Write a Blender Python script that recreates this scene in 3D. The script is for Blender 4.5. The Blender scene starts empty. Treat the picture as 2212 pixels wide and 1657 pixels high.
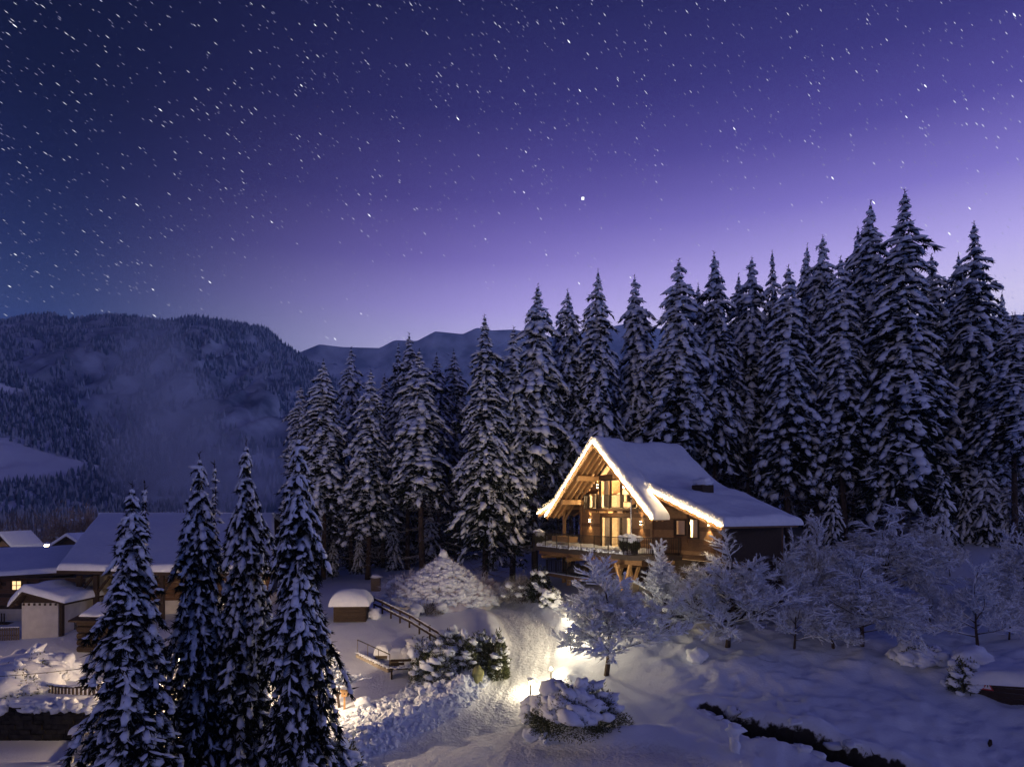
import bpy, math, random
import numpy as np
from mathutils import Vector, Matrix, noise as mnoise

sc = bpy.context.scene
col = sc.collection
R = math.radians
rnd = random.Random(11)
rng = np.random.default_rng(11)

# ------------------------------------------------------------------ camera, sky, sun, exposure
F, CX, HY = 1475.0, 1106.0, 1096.0          # picture scale used to turn measured directions into places
CAMZ = 10.0
cam_d = bpy.data.cameras.new('camera'); cam = bpy.data.objects.new('camera', cam_d); col.objects.link(cam)
cam.location = (0, 0, CAMZ); cam.rotation_euler = (R(90), 0, 0)
cam_d.sensor_width = 36; cam_d.lens = 36 * F / 2212.0
cam_d.shift_y = (HY - 828.5) / 2212.0
cam_d.clip_start = .1; cam_d.clip_end = 30000
sc.camera = cam


def lin(r, g, b, a=1):
    f = lambda c: ((c / 255) / 12.92 if c / 255 <= .04045 else (((c / 255) + .055) / 1.055) ** 2.4)
    return (f(r), f(g), f(b), a)


w = bpy.data.worlds.new('World'); sc.world = w; w.use_nodes = True
nt = w.node_tree; nt.nodes.clear()
def wn(t, **k):
    n = nt.nodes.new(t)
    for a, b in k.items(): setattr(n, a, b)
    return n
def wl(a, b): nt.links.new(a, b)
def wmath(op, a, b=None):
    n = wn('ShaderNodeMath', operation=op)
    for i, v in enumerate((a, b)):
        if v is None: continue
        if isinstance(v, (int, float)): n.inputs[i].default_value = v
        else: wl(v, n.inputs[i])
    return n.outputs[0]
tc = wn('ShaderNodeTexCoord'); sep = wn('ShaderNodeSeparateXYZ'); nrm = wn('ShaderNodeVectorMath', operation='NORMALIZE')
wl(tc.outputs['Generated'], nrm.inputs[0]); wl(nrm.outputs[0], sep.inputs[0])
zc = wmath('MAXIMUM', sep.outputs['Z'], 0.0)
hl = wmath('SQRT', wmath('MAXIMUM', wmath('SUBTRACT', 1.0, wmath('MULTIPLY', sep.outputs['Z'], sep.outputs['Z'])), 1e-4))
gx = wmath('DIVIDE', wmath('ADD', wmath('MULTIPLY', sep.outputs['X'], math.sin(R(60))), wmath('MULTIPLY', sep.outputs['Y'], math.cos(R(60)))), hl)
def ramp(stops):
    n = wn('ShaderNodeValToRGB'); cr = n.color_ramp; cr.interpolation = 'B_SPLINE' if False else 'EASE'
    cr.interpolation = 'LINEAR'
    while len(cr.elements) < len(stops): cr.elements.new(.5)
    for e, (p, c) in zip(cr.elements, stops): e.position = p; e.color = lin(*c)
    wl(zc, n.inputs[0]); return n.outputs[0]
rl = ramp([(0, (44, 78, 164)), (.24, (50, 64, 108)), (.31, (33, 43, 84)), (.38, (18, 25, 60)), (.46, (7, 12, 38)), (.60, (1, 3, 18)), (1, (4, 16, 80))])
rc = ramp([(0, (174, 196, 254)), (.22, (210, 204, 250)), (.28, (174, 160, 232)), (.34, (128, 112, 192)), (.41, (86, 74, 148)), (.50, (50, 44, 104)), (.60, (27, 26, 70)), (1, (5, 18, 88))])
rr = ramp([(0, (186, 204, 254)), (.24, (228, 218, 252)), (.31, (190, 176, 240)), (.38, (132, 118, 200)), (.45, (84, 73, 152)), (.52, (56, 49, 116)), (.60, (36, 33, 86)), (1, (5, 18, 90))])
def mr(v, a, b):
    n = wn('ShaderNodeMapRange'); n.interpolation_type = 'SMOOTHSTEP'
    wl(v, n.inputs[0]); n.inputs[1].default_value = a; n.inputs[2].default_value = b; return n.outputs[0]
def mixc(f, a, b):
    n = wn('ShaderNodeMix', data_type='RGBA'); wl(f, n.inputs[0]); wl(a, n.inputs[6]); wl(b, n.inputs[7]); return n.outputs[2]
skycol = mixc(mr(gx, .35, .98), mixc(mr(gx, -.10, .62), rl, rc), rr)
nish = wn('ShaderNodeTexSky'); nish.sky_type = 'NISHITA'; nish.sun_disc = False
nish.sun_elevation = R(-6); nish.sun_rotation = R(50)
bg1 = wn('ShaderNodeBackground'); bg1.inputs[1].default_value = .05; wl(nish.outputs[0], bg1.inputs[0])
bg2 = wn('ShaderNodeBackground'); bg2.inputs[1].default_value = 1.15; wl(skycol, bg2.inputs[0])
addb = wn('ShaderNodeAddShader'); wl(bg1.outputs[0], addb.inputs[0]); wl(bg2.outputs[0], addb.inputs[1])
wo = wn('ShaderNodeOutputWorld'); wl(addb.outputs[0], wo.inputs[0])

# the one distant light: the soft glow of the lit village behind the camera, low and pinkish
sd = bpy.data.lights.new('village_glow', 'SUN'); sd.energy = .21; sd.angle = R(28); sd.color = (1, .74, .66)
so = bpy.data.objects.new('village_glow', sd); col.objects.link(so)
so.rotation_euler = Vector((.42, 1, -.15)).to_track_quat('-Z', 'Y').to_euler()

sc.view_settings.view_transform = 'Standard'; sc.view_settings.look = 'None'
sc.view_settings.exposure = 0; sc.view_settings.gamma = 1; sc.view_settings.use_curve_mapping = False
sc.render.engine = 'CYCLES'
cy = sc.cycles
cy.use_denoising = True; cy.max_bounces = 5; cy.diffuse_bounces = 3; cy.glossy_bounces = 2; cy.transmission_bounces = 3
cy.transparent_max_bounces = 12; cy.volume_bounces = 1; cy.sample_clamp_indirect = 3; cy.caustics_reflective = False; cy.caustics_refractive = False
cy.use_light_tree = True

# ------------------------------------------------------------------ materials
def new_mat(name):
    m = bpy.data.materials.new(name); m.use_nodes = True
    return m, m.node_tree, m.node_tree.nodes['Principled BSDF']
def nd(t, typ, **k):
    n = t.nodes.new(typ)
    for a, b in k.items(): setattr(n, a, b)
    return n
def simple(name, c, rough=.7, c2=None, scale=6, stretch=(1, 1, 1), bump=0, bscale=20, metallic=0):
    m, t, b = new_mat(name)
    b.inputs['Roughness'].default_value = rough; b.inputs['Metallic'].default_value = metallic
    b.inputs['Base Color'].default_value = (*c, 1)
    if 'Specular IOR Level' in b.inputs: b.inputs['Specular IOR Level'].default_value = .25
    tcn = nd(t, 'ShaderNodeTexCoord'); mp = nd(t, 'ShaderNodeMapping'); mp.inputs['Scale'].default_value = stretch
    t.links.new(tcn.outputs['Object'], mp.inputs[0])
    if c2:
        n = nd(t, 'ShaderNodeTexNoise'); n.inputs['Scale'].default_value = scale; n.inputs['Detail'].default_value = 6
        t.links.new(mp.outputs[0], n.inputs[0])
        r = nd(t, 'ShaderNodeValToRGB'); r.color_ramp.elements[0].position = .35; r.color_ramp.elements[1].position = .65
        r.color_ramp.elements[0].color = (*c, 1); r.color_ramp.elements[1].color = (*c2, 1)
        t.links.new(n.outputs[0], r.inputs[0]); t.links.new(r.outputs[0], b.inputs['Base Color'])
    if bump:
        n = nd(t, 'ShaderNodeTexNoise'); n.inputs['Scale'].default_value = bscale; n.inputs['Detail'].default_value = 5
        t.links.new(mp.outputs[0], n.inputs[0]); bp = nd(t, 'ShaderNodeBump'); bp.inputs['Strength'].default_value = bump; bp.inputs['Distance'].default_value = .03
        t.links.new(n.outputs[0], bp.inputs['Height']); t.links.new(bp.outputs[0], b.inputs['Normal'])
    return m
M = {}
M['snow'] = simple('fresh_snow', (.70, .77, .89), .75, (.77, .83, .93), 3, bump=.5, bscale=14)
M['snow_rough'] = simple('trodden_snow', (.70, .72, .76), .8, (.84, .86, .9), 1.2, bump=1.0, bscale=9)
M['bark'] = simple('bark', (.035, .026, .02), .9, (.09, .065, .05), 9, (1, 1, .3), .8, 25)
M['bark_frost'] = simple('frosted_bark', (.05, .04, .035), .9, (.50, .50, .53), 14, bump=.6, bscale=25)
M['wood'] = simple('larch_wood', (.17, .095, .045), .6, (.29, .17, .085), 4, (1, 1, 9), .3, 30)
M['wood2'] = simple('weathered_larch', (.075, .04, .02), .65, (.16, .085, .042), 5, (1, 1, 9), .3, 30)
M['wood_light'] = simple('spruce_wood', (.48, .28, .12), .6, (.60, .38, .18), 3, (1, 6, 6), .2, 30)
M['wood_dark'] = simple('dark_stained_wood', (.028, .019, .013), .75, (.06, .04, .028), 6, (1, 1, 6), .4, 30)
M['wood_grey'] = simple('grey_wood', (.09, .07, .055), .8, (.16, .13, .10), 6, (1, 1, 6), .4, 30)
M['metal'] = simple('dark_metal', (.05, .045, .04), .45, metallic=.6)
M['fascia'] = simple('brown_grey_fascia', (.075, .06, .05), .5, metallic=.2)
M['plaster'] = simple('lime_plaster', (.50, .48, .45), .85, (.60, .58, .54), 2, bump=.2)
M['concrete'] = simple('concrete', (.34, .30, .25), .85, (.42, .38, .32), 5, bump=.3)
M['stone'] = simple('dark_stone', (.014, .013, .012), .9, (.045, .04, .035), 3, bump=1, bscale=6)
M['earth'] = simple('frozen_earth', (.012, .011, .010), .9, (.045, .04, .032), 4, bump=1, bscale=7)
M['curtain'] = simple('linen_curtain', (.55, .46, .32), .9, (.66, .56, .40), 3, (8, 8, .2))
M['interior'] = simple('interior_panel', (.66, .54, .38), .7, (.78, .66, .48), 3, (1, 1, 6))
M['olive'] = simple('olive_cover', (.22, .23, .10), .7, (.28, .28, .14), 3)
M['red'] = simple('sign_red', (.5, .05, .05), .5)
M['white'] = simple('sign_white', (.75, .74, .72), .5)
M['leaf'] = simple('frosted_leaf', (.03, .045, .02), .6, (.10, .11, .05), 7)
M['pinkbrush'] = simple('frosted_red_twigs', (.52, .46, .52), .9, (.74, .77, .86), 1.3, bump=.6, bscale=6)
M['hay'] = simple('frosted_brown_brush', (.20, .13, .09), .9, (.45, .38, .32), .6)

def needle_mat(name, dark, dark2, frost_amt):
    m, t, b = new_mat(name); b.inputs['Roughness'].default_value = .8
    if 'Specular IOR Level' in b.inputs: b.inputs['Specular IOR Level'].default_value = .1
    g = nd(t, 'ShaderNodeNewGeometry'); tcn = nd(t, 'ShaderNodeTexCoord')
    n = nd(t, 'ShaderNodeTexNoise'); n.inputs['Scale'].default_value = 2.2; n.inputs['Detail'].default_value = 4
    t.links.new(tcn.outputs['Object'], n.inputs[0])
    r = nd(t, 'ShaderNodeValToRGB'); r.color_ramp.elements[0].position = .4; r.color_ramp.elements[1].position = .7
    r.color_ramp.elements[0].color = (*dark, 1); r.color_ramp.elements[1].color = (*dark2, 1); t.links.new(n.outputs[0], r.inputs[0])
    mp = nd(t, 'ShaderNodeMapRange'); t.links.new(g.outputs['Random Per Island'], mp.inputs[0])
    mp.inputs[1].default_value = 1 - frost_amt - .05; mp.inputs[2].default_value = 1 - frost_amt + .05
    mx = nd(t, 'ShaderNodeMix', data_type='RGBA'); t.links.new(mp.outputs[0], mx.inputs[0]); t.links.new(r.outputs[0], mx.inputs[6])
    mx.inputs[7].default_value = (.36, .40, .48, 1); t.links.new(mx.outputs[2], b.inputs['Base Color'])
    return m
M['needle'] = needle_mat('spruce_needles', (.008, .014, .008), (.02, .028, .016), .05)
M['needle_near'] = needle_mat('near_spruce_needles', (.006, .010, .006), (.018, .022, .013), .03)
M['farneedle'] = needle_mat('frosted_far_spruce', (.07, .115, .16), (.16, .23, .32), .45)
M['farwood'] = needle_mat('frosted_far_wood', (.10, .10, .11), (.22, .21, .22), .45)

def emit(name, c, s, sample='AUTO'):
    m = bpy.data.materials.new(name); m.use_nodes = True; t = m.node_tree; t.nodes.clear()
    e = nd(t, 'ShaderNodeEmission'); e.inputs[0].default_value = (*c, 1); e.inputs[1].default_value = s
    o = nd(t, 'ShaderNodeOutputMaterial'); t.links.new(e.outputs[0], o.inputs[0])
    m.cycles.emission_sampling = sample
    return m
M['led'] = emit('warm_led', (1, .68, .34), 95, 'FRONT_BACK')
M['bulb'] = emit('warm_bulb', (1, .72, .38), 6, 'NONE')
M['lamp'] = emit('warm_lamp_glass', (1, .76, .42), 30, 'NONE')
for k_ in ('lamp',):
    t = M[k_].node_tree; e_ = t.nodes['Emission']; tr_ = nd(t, 'ShaderNodeBsdfTransparent'); ad_ = nd(t, 'ShaderNodeAddShader')
    t.links.new(e_.outputs[0], ad_.inputs[0]); t.links.new(tr_.outputs[0], ad_.inputs[1]); t.links.new(ad_.outputs[0], t.nodes['Material Output'].inputs[0])
M['window_lit'] = emit('lit_room', (1, .66, .32), 1.5)
M['window_dim'] = emit('dim_lit_room', (1, .62, .32), .35)
M['star'] = emit('starlight', (.82, .84, 1), 1.0, 'NONE')
M['star2'] = emit('faint_starlight', (.66, .66, 1), .5, 'NONE')
M['star3'] = emit('bright_starlight', (.93, .95, 1), 1.9, 'NONE')
gm = bpy.data.materials.new('window_glass'); gm.use_nodes = True; t = gm.node_tree; t.nodes.clear()
tr = nd(t, 'ShaderNodeBsdfTransparent'); gl = nd(t, 'ShaderNodeBsdfGlossy'); gl.inputs['Roughness'].default_value = .03
mx = nd(t, 'ShaderNodeMixShader'); mx.inputs[0].default_value = .07; o = nd(t, 'ShaderNodeOutputMaterial')
t.links.new(tr.outputs[0], mx.inputs[1]); t.links.new(gl.outputs[0], mx.inputs[2]); t.links.new(mx.outputs[0], o.inputs[0])
M['glass'] = gm

# ------------------------------------------------------------------ helpers
def link(o): col.objects.link(o); return o
def tag(o, label=None, cat=None, group=None, kind=None):
    if label: o['label'] = label
    if cat: o['category'] = cat
    if group: o['group'] = group
    if kind: o['kind'] = kind
    return o
def empty(name, loc=(0, 0, 0), rz=0, label=None, cat=None, group=None):
    o = bpy.data.objects.new(name, None); o.location = loc; o.rotation_euler = (0, 0, rz); o.empty_display_size = .2
    return tag(link(o), label, cat, group)
def mesh_np(name, V, Fc, mat, smooth=True, parent=None, loc=None):
    """V (n,3) array, Fc (m,3 or 4) int array"""
    V = np.asarray(V, np.float32); Fc = np.asarray(Fc, np.int32); k = Fc.shape[1]
    me = bpy.data.meshes.new(name); me.vertices.add(len(V)); me.vertices.foreach_set('co', V.ravel())
    me.loops.add(Fc.size); me.loops.foreach_set('vertex_index', Fc.ravel())
    me.polygons.add(len(Fc)); me.polygons.foreach_set('loop_start', np.arange(0, Fc.size, k, dtype=np.int32))
    me.polygons.foreach_set('loop_total', np.full(len(Fc), k, np.int32))
    me.polygons.foreach_set('use_smooth', np.full(len(Fc), bool(smooth)))
    me.update(calc_edges=True); me.materials.append(M[mat] if isinstance(mat, str) else mat)
    return place(name, me, parent, loc)
def place(name, me, parent=None, loc=None):
    o = bpy.data.objects.new(name, me); link(o)
    if parent: o.parent = parent
    if loc is not None: o.location = loc
    return o

class MB:
    def __init__(s): s.v = []; s.f = []
    def add(s, V, Fs):
        n = len(s.v); s.v.extend([tuple(map(float, p)) for p in V]); s.f.extend([tuple(i + n for i in f) for f in Fs]); return s
    def box(s, x0, x1, y0, y1, z0, z1):
        V = [(x0, y0, z0), (x1, y0, z0), (x1, y1, z0), (x0, y1, z0), (x0, y0, z1), (x1, y0, z1), (x1, y1, z1), (x0, y1, z1)]
        return s.add(V, [(0, 3, 2, 1), (4, 5, 6, 7), (0, 1, 5, 4), (1, 2, 6, 5), (2, 3, 7, 6), (3, 0, 4, 7)])
    def bar(s, p, q, wx, wy, up=(0, 0, 1)):
        p = Vector(p); q = Vector(q); d = (q - p).normalized(); u = Vector(up)
        if abs(d.dot(u)) > .98: u = Vector((0, 1, 0))
        a = d.cross(u).normalized() * wx / 2; b = a.cross(d).normalized() * wy / 2
        V = [p - a - b, p + a - b, p + a + b, p - a + b, q - a - b, q + a - b, q + a + b, q - a + b]
        return s.add(V, [(0, 3, 2, 1), (4, 5, 6, 7), (0, 1, 5, 4), (1, 2, 6, 5), (2, 3, 7, 6), (3, 0, 4, 7)])
    def tube(s, pts, rad, n=6):
        pts = [Vector(p) for p in pts]; V = []; Fs = []
        for i, p in enumerate(pts):
            d = (pts[min(i + 1, len(pts) - 1)] - pts[max(i - 1, 0)]).normalized()
            u = Vector((0, 0, 1)) if abs(d.z) < .9 else Vector((1, 0, 0))
            a = d.cross(u).normalized(); b = a.cross(d); r = rad[i] if hasattr(rad, '__len__') else rad
            for k in range(n):
                t = 2 * math.pi * k / n; V.append(p + (a * math.cos(t) + b * math.sin(t)) * r)
        for i in range(len(pts) - 1):
            for k in range(n): Fs.append((i * n + k, i * n + (k + 1) % n, (i + 1) * n + (k + 1) % n, (i + 1) * n + k))
        Fs.append(tuple(range(n))[::-1]); Fs.append(tuple(range((len(pts) - 1) * n, len(pts) * n)))
        return s.add(V, Fs)
    def prism(s, poly, axis0, axis1, ax='y'):
        """poly = [(x,z)], extruded along y"""
        n = len(poly); V = [(x, axis0, z) for x, z in poly] + [(x, axis1, z) for x, z in poly]
        return s.add(V, [tuple(range(n)), tuple(range(n, 2 * n))[::-1]] + [(i, i + n, (i + 1) % n + n, (i + 1) % n) for i in range(n)])
    def plate(s, poly, z0, z1):
        n = len(poly); V = [(x, y, z0) for x, y in poly] + [(x, y, z1) for x, y in poly]
        return s.add(V, [tuple(range(n))[::-1], tuple(range(n, 2 * n))] + [(i, (i + 1) % n, (i + 1) % n + n, i + n) for i in range(n)])
    def mesh(s, name, mat, smooth=False):
        me = bpy.data.meshes.new(name); me.from_pydata(s.v, [], s.f); me.materials.append(M[mat])
        if smooth: me.polygons.foreach_set('use_smooth', [True] * len(me.polygons))
        me.update(); return me
    def build(s, name, mat, parent=None, smooth=False, loc=None):
        return place(name, s.mesh(name, mat, smooth), parent, loc)

def ico(sub):
    import bmesh
    bm = bmesh.new(); bmesh.ops.create_icosphere(bm, subdivisions=sub, radius=1)
    V = np.array([v.co[:] for v in bm.verts]); Fs = np.array([[v.index for v in f.verts] for f in bm.faces]); bm.free(); return V, Fs
ICO1, ICO2, ICO3 = ico(1), ico(2), ico(3)
def lumpy(base, seed, amp=.22, sc_=1.3):
    V, Fs = base; out = []
    for v in V:
        p = Vector(v); d = mnoise.noise(p * sc_ + Vector((seed * 7.3, seed * 1.7, 3))) + .5 * mnoise.noise(p * sc_ * 2.3 + Vector((seed, 9, seed)))
        out.append(v * (1 + amp * d * 1.6))
    return np.array(out)
B1 = [lumpy(ICO1, s, .42, 1.6) for s in range(12)]
B2 = [lumpy(ICO2, s + 20, .46, 1.9) for s in range(12)]
B3 = [lumpy(ICO3, s + 40, .25, 1.8) for s in range(6)]

class NP:
    """collects vertex arrays of blobs, blades and lofts with triangle faces"""
    def __init__(s): s.V = []; s.F = []; s.n = 0
    def raw(s, V, Fs):
        s.V.append(np.asarray(V, float)); s.F.append(np.asarray(Fs) + s.n); s.n += len(V)
    def blob(s, pos, dirv, l, wd, th, lvl=1):
        """ellipsoid stretched along dirv; wd across, th thick"""
        base = (B1, ICO1) if lvl == 1 else (B2, ICO2) if lvl == 2 else (B3, ICO3)
        V = base[0][rng.integers(len(base[0]))]; Fs = base[1][1]
        d = np.asarray(dirv, float); d = d / (np.linalg.norm(d) + 1e-9)
        u = np.array([0, 0, 1.]) if abs(d[2]) < .95 else np.array([1., 0, 0])
        a = np.cross(d, u); a /= np.linalg.norm(a); b = np.cross(a, d)
        s.raw(np.asarray(pos) + V[:, :1] * d * l + V[:, 1:2] * a * wd + V[:, 2:] * b * th, Fs)
    def blades(s, P, D, L, Wd):
        P = np.asarray(P, float); D = np.asarray(D, float); n = len(P)
        if n == 0: return
        D = D / (np.linalg.norm(D, axis=1, keepdims=True) + 1e-9)
        rv = rng.normal(size=(n, 3)); A = np.cross(D, rv); A /= (np.linalg.norm(A, axis=1, keepdims=True) + 1e-9)
        L = np.broadcast_to(L, (n,))[:, None]; Wd = np.broadcast_to(Wd, (n,))[:, None]
        V = np.stack([P - A * Wd / 2, P + A * Wd / 2, P + D * L], 1).reshape(-1, 3)
        s.raw(V, np.arange(3 * n).reshape(-1, 3))
    def mesh(s, name, mat, smooth=True):
        V = np.concatenate(s.V); Fs = np.concatenate(s.F)
        o = mesh_np(name, V, Fs, mat, smooth); me = o.data; bpy.data.objects.remove(o); return me
    def build(s, name, mat, parent=None, smooth=True, loc=None): return place(name, s.mesh(name, mat, smooth), parent, loc)

def snow_sheet(fn, nu, nv, lu, lv, thick, r=.35, rf=(1, 1, 1, 1), amp=.05, seed=0, nsc=.6):
    """snow lying on a surface fn(u,v)->(pos,normal); rf says which edges (u0,u1,v0,v1) are rounded"""
    top = []; bot = []
    us = .5 - .5 * np.cos(np.pi * np.linspace(0, 1, nu)); vs = .5 - .5 * np.cos(np.pi * np.linspace(0, 1, nv))
    for u in us:
        for v in vs:
            p, n = fn(u, v); p = Vector(p); n = Vector(n)
            e = 1.0
            for flag, d in zip(rf, (u * lu, (1 - u) * lu, v * lv, (1 - v) * lv)):
                if flag: k = min(d / r, 1); e = min(e, math.sqrt(max(0, 1 - (1 - k) ** 2)) * .92 + .08)
            q = p * nsc + Vector((seed, seed * 2.1, 0))
            h = thick * (e) * (1 + .35 * mnoise.noise(q)) + amp * mnoise.noise(q * 3.1) * min(1, e)
            top.append(p + n * max(h, .03)); bot.append(p + n * .004)
    N = nu * nv; Fs = []
    for i in range(nu - 1):
        for j in range(nv - 1):
            a, b, c, d = i * nv + j, (i + 1) * nv + j, (i + 1) * nv + j + 1, i * nv + j + 1
            Fs.append((a, b, c, d)); Fs.append((N + d, N + c, N + b, N + a))
    ring = [i * nv for i in range(nu)] + [(nu - 1) * nv + j for j in range(1, nv)] + [i * nv + nv - 1 for i in range(nu - 2, -1, -1)] + [j for j in range(nv - 2, 0, -1)]
    for k in range(len(ring)):
        a, b = ring[k], ring[(k + 1) % len(ring)]; Fs.append((b, a, N + a, N + b))
    V = np.array([p[:] for p in top + bot]); Fs = np.array(Fs)
    T = np.concatenate([Fs[:, [0, 1, 2]], Fs[:, [0, 2, 3]]])
    return V, T

def at(dx, dy, Y): return Vector(((dx - CX) / F * Y, Y, CAMZ - (dy - HY) / F * Y))

# ------------------------------------------------------------------ the ground
ctrl = [(900, 1650, 27), (1100, 1600, 29.5), (1135, 1510, 34), (1140, 1450, 37), (1150, 1370, 42), (1100, 1320, 46), (1010, 1275, 52),
        (1310, 1455, 36), (1340, 1285, 43.7), (1372, 1275, 47), (1570, 1395, 38), (1715, 1400, 37), (2110, 1395, 37), (2000, 1195, 54),
        (1700, 1290, 46), (1900, 1300, 46), (1525, 1525, 31), (1720, 1600, 28), (1950, 1657, 26), (2200, 1520, 31), (2200, 1410, 36),
        (2200, 1650, 27), (1240, 1570, 31), (1450, 1600, 28.5), (760, 1335, 44), (930, 1370, 41), (700, 1385, 41), (800, 1450, 37), (730, 1520, 33),
        (700, 1600, 29.5), (700, 1250, 62), (900, 1235, 66), (1000, 1225, 70), (810, 1270, 56), (1085, 1260, 60), (85, 1360, 46), (-40, 1360, 46),
        (300, 1385, 42), (50, 1420, 40), (150, 1460, 37), (40, 1598, 30.3), (60, 1640, 28), (200, 1345, 47), (450, 1450, 37), (450, 1600, 29.5),
        (1240, 1362, 40.5), (1200, 1300, 48)]
pts = [tuple(at(*c)) for c in ctrl]
pts += [(3, 55, 3.6), (8, 56, 4.6), (16, 48, 4.6), (-50, 70, 1.5), (-70, 60, 0.5), (30, 80, 8), (60, 60, 8.5), (20, 110, 7.5), (-10, 95, 3.6), (50, 35, 3), (60, 20, 1.5),
        (0, 5, -1.5), (-30, 5, -1.5), (30, 5, -1.2), (-60, 30, -.5), (0, 18, -.8), (-20, 18, -1), (20, 18, -.9), (-40, 100, -2), (12, 42.5, 3.4)]
P_ = np.array(pts)
def tps(d2): return d2 * np.log(np.maximum(d2, 1e-9)) * .5
A_ = tps(((P_[:, None, :2] - P_[None, :, :2]) ** 2).sum(-1)) + np.eye(len(P_)) * 30
Q_ = np.hstack([np.ones((len(P_), 1)), P_[:, :2]])
K_ = np.block([[A_, Q_], [Q_.T, np.zeros((3, 3))]])
W_ = np.linalg.solve(K_, np.concatenate([P_[:, 2], np.zeros(3)]))
def sstep(x, a, b):
    t = np.clip((x - a) / (b - a), 0, 1); return t * t * (3 - 2 * t)
# value noise, vectorised
_perm = rng.permutation(512)
_val = rng.random(512)
def vnoise(x, y, s=1.0, o=0):
    x = np.asarray(x, float) * s + 137.3 + o * 17.1; y = np.asarray(y, float) * s + 311.7 + o * 5.3
    xi = np.floor(x).astype(int); yi = np.floor(y).astype(int); xf = x - xi; yf = y - yi
    u = xf * xf * (3 - 2 * xf); v = yf * yf * (3 - 2 * yf)
    h = lambda a, b: _val[(_perm[(a) % 512] + b * 7) % 512]
    return ((h(xi, yi) * (1 - u) + h(xi + 1, yi) * u) * (1 - v) + (h(xi, yi + 1) * (1 - u) + h(xi + 1, yi + 1) * u) * v) * 2 - 1
def fbm(x, y, s, o=0, n=4):
    r = 0; a = 1; t = 0
    for i in range(n): r = r + a * vnoise(x, y, s * 2.03 ** i, o + i * 3); t += a; a *= .5
    return r / t
road = [at(*c)[:2] for c in [(820, 1720, 23.5), (1000, 1620, 28.3), (1085, 1540, 32), (1130, 1460, 36.5), (1150, 1390, 40.5), (1115, 1328, 45.5), (1040, 1288, 50.5), (975, 1262, 56)]]
road_w = [4.0, 3.1, 2.1, 1.65, 1.55, 1.5, 1.4, 1.2]
road_c = [0.01] * 8
side = [at(*c)[:2] for c in [(1050, 1650, 27), (1400, 1640, 27), (1800, 1760, 22)]]; side_w = [3.0, 1.6, 1.6]
ditch = [at(*c)[:2] for c in [(1515, 1520, 31.2), (1560, 1538, 30.4), (1640, 1572, 29), (1740, 1600, 28), (1850, 1632, 26.9), (1990, 1670, 25.6), (2200, 1740, 23.6)]]; ditch_w = [.35, .6, .8, .85, .95, 1.1, 1.2]
def polydist(x, y, pl, wd):
    """signed distance past the half width of a polyline"""
    best = np.full(np.shape(x), 1e9)
    for i in range(len(pl) - 1):
        ax, ay = pl[i]; bx, by = pl[i + 1]; dx, dy = bx - ax, by - ay
        t = np.clip(((x - ax) * dx + (y - ay) * dy) / (dx * dx + dy * dy), 0, 1)
        d = np.hypot(x - ax - t * dx, y - ay - t * dy) - (wd[i] * (1 - t) + wd[i + 1] * t)
        best = np.minimum(best, d)
    return best
_th = R(28)
HU = np.array([.469, -.883]); HV = np.array([.883, .469]); HO = np.array([5.25, 52.0])
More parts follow.
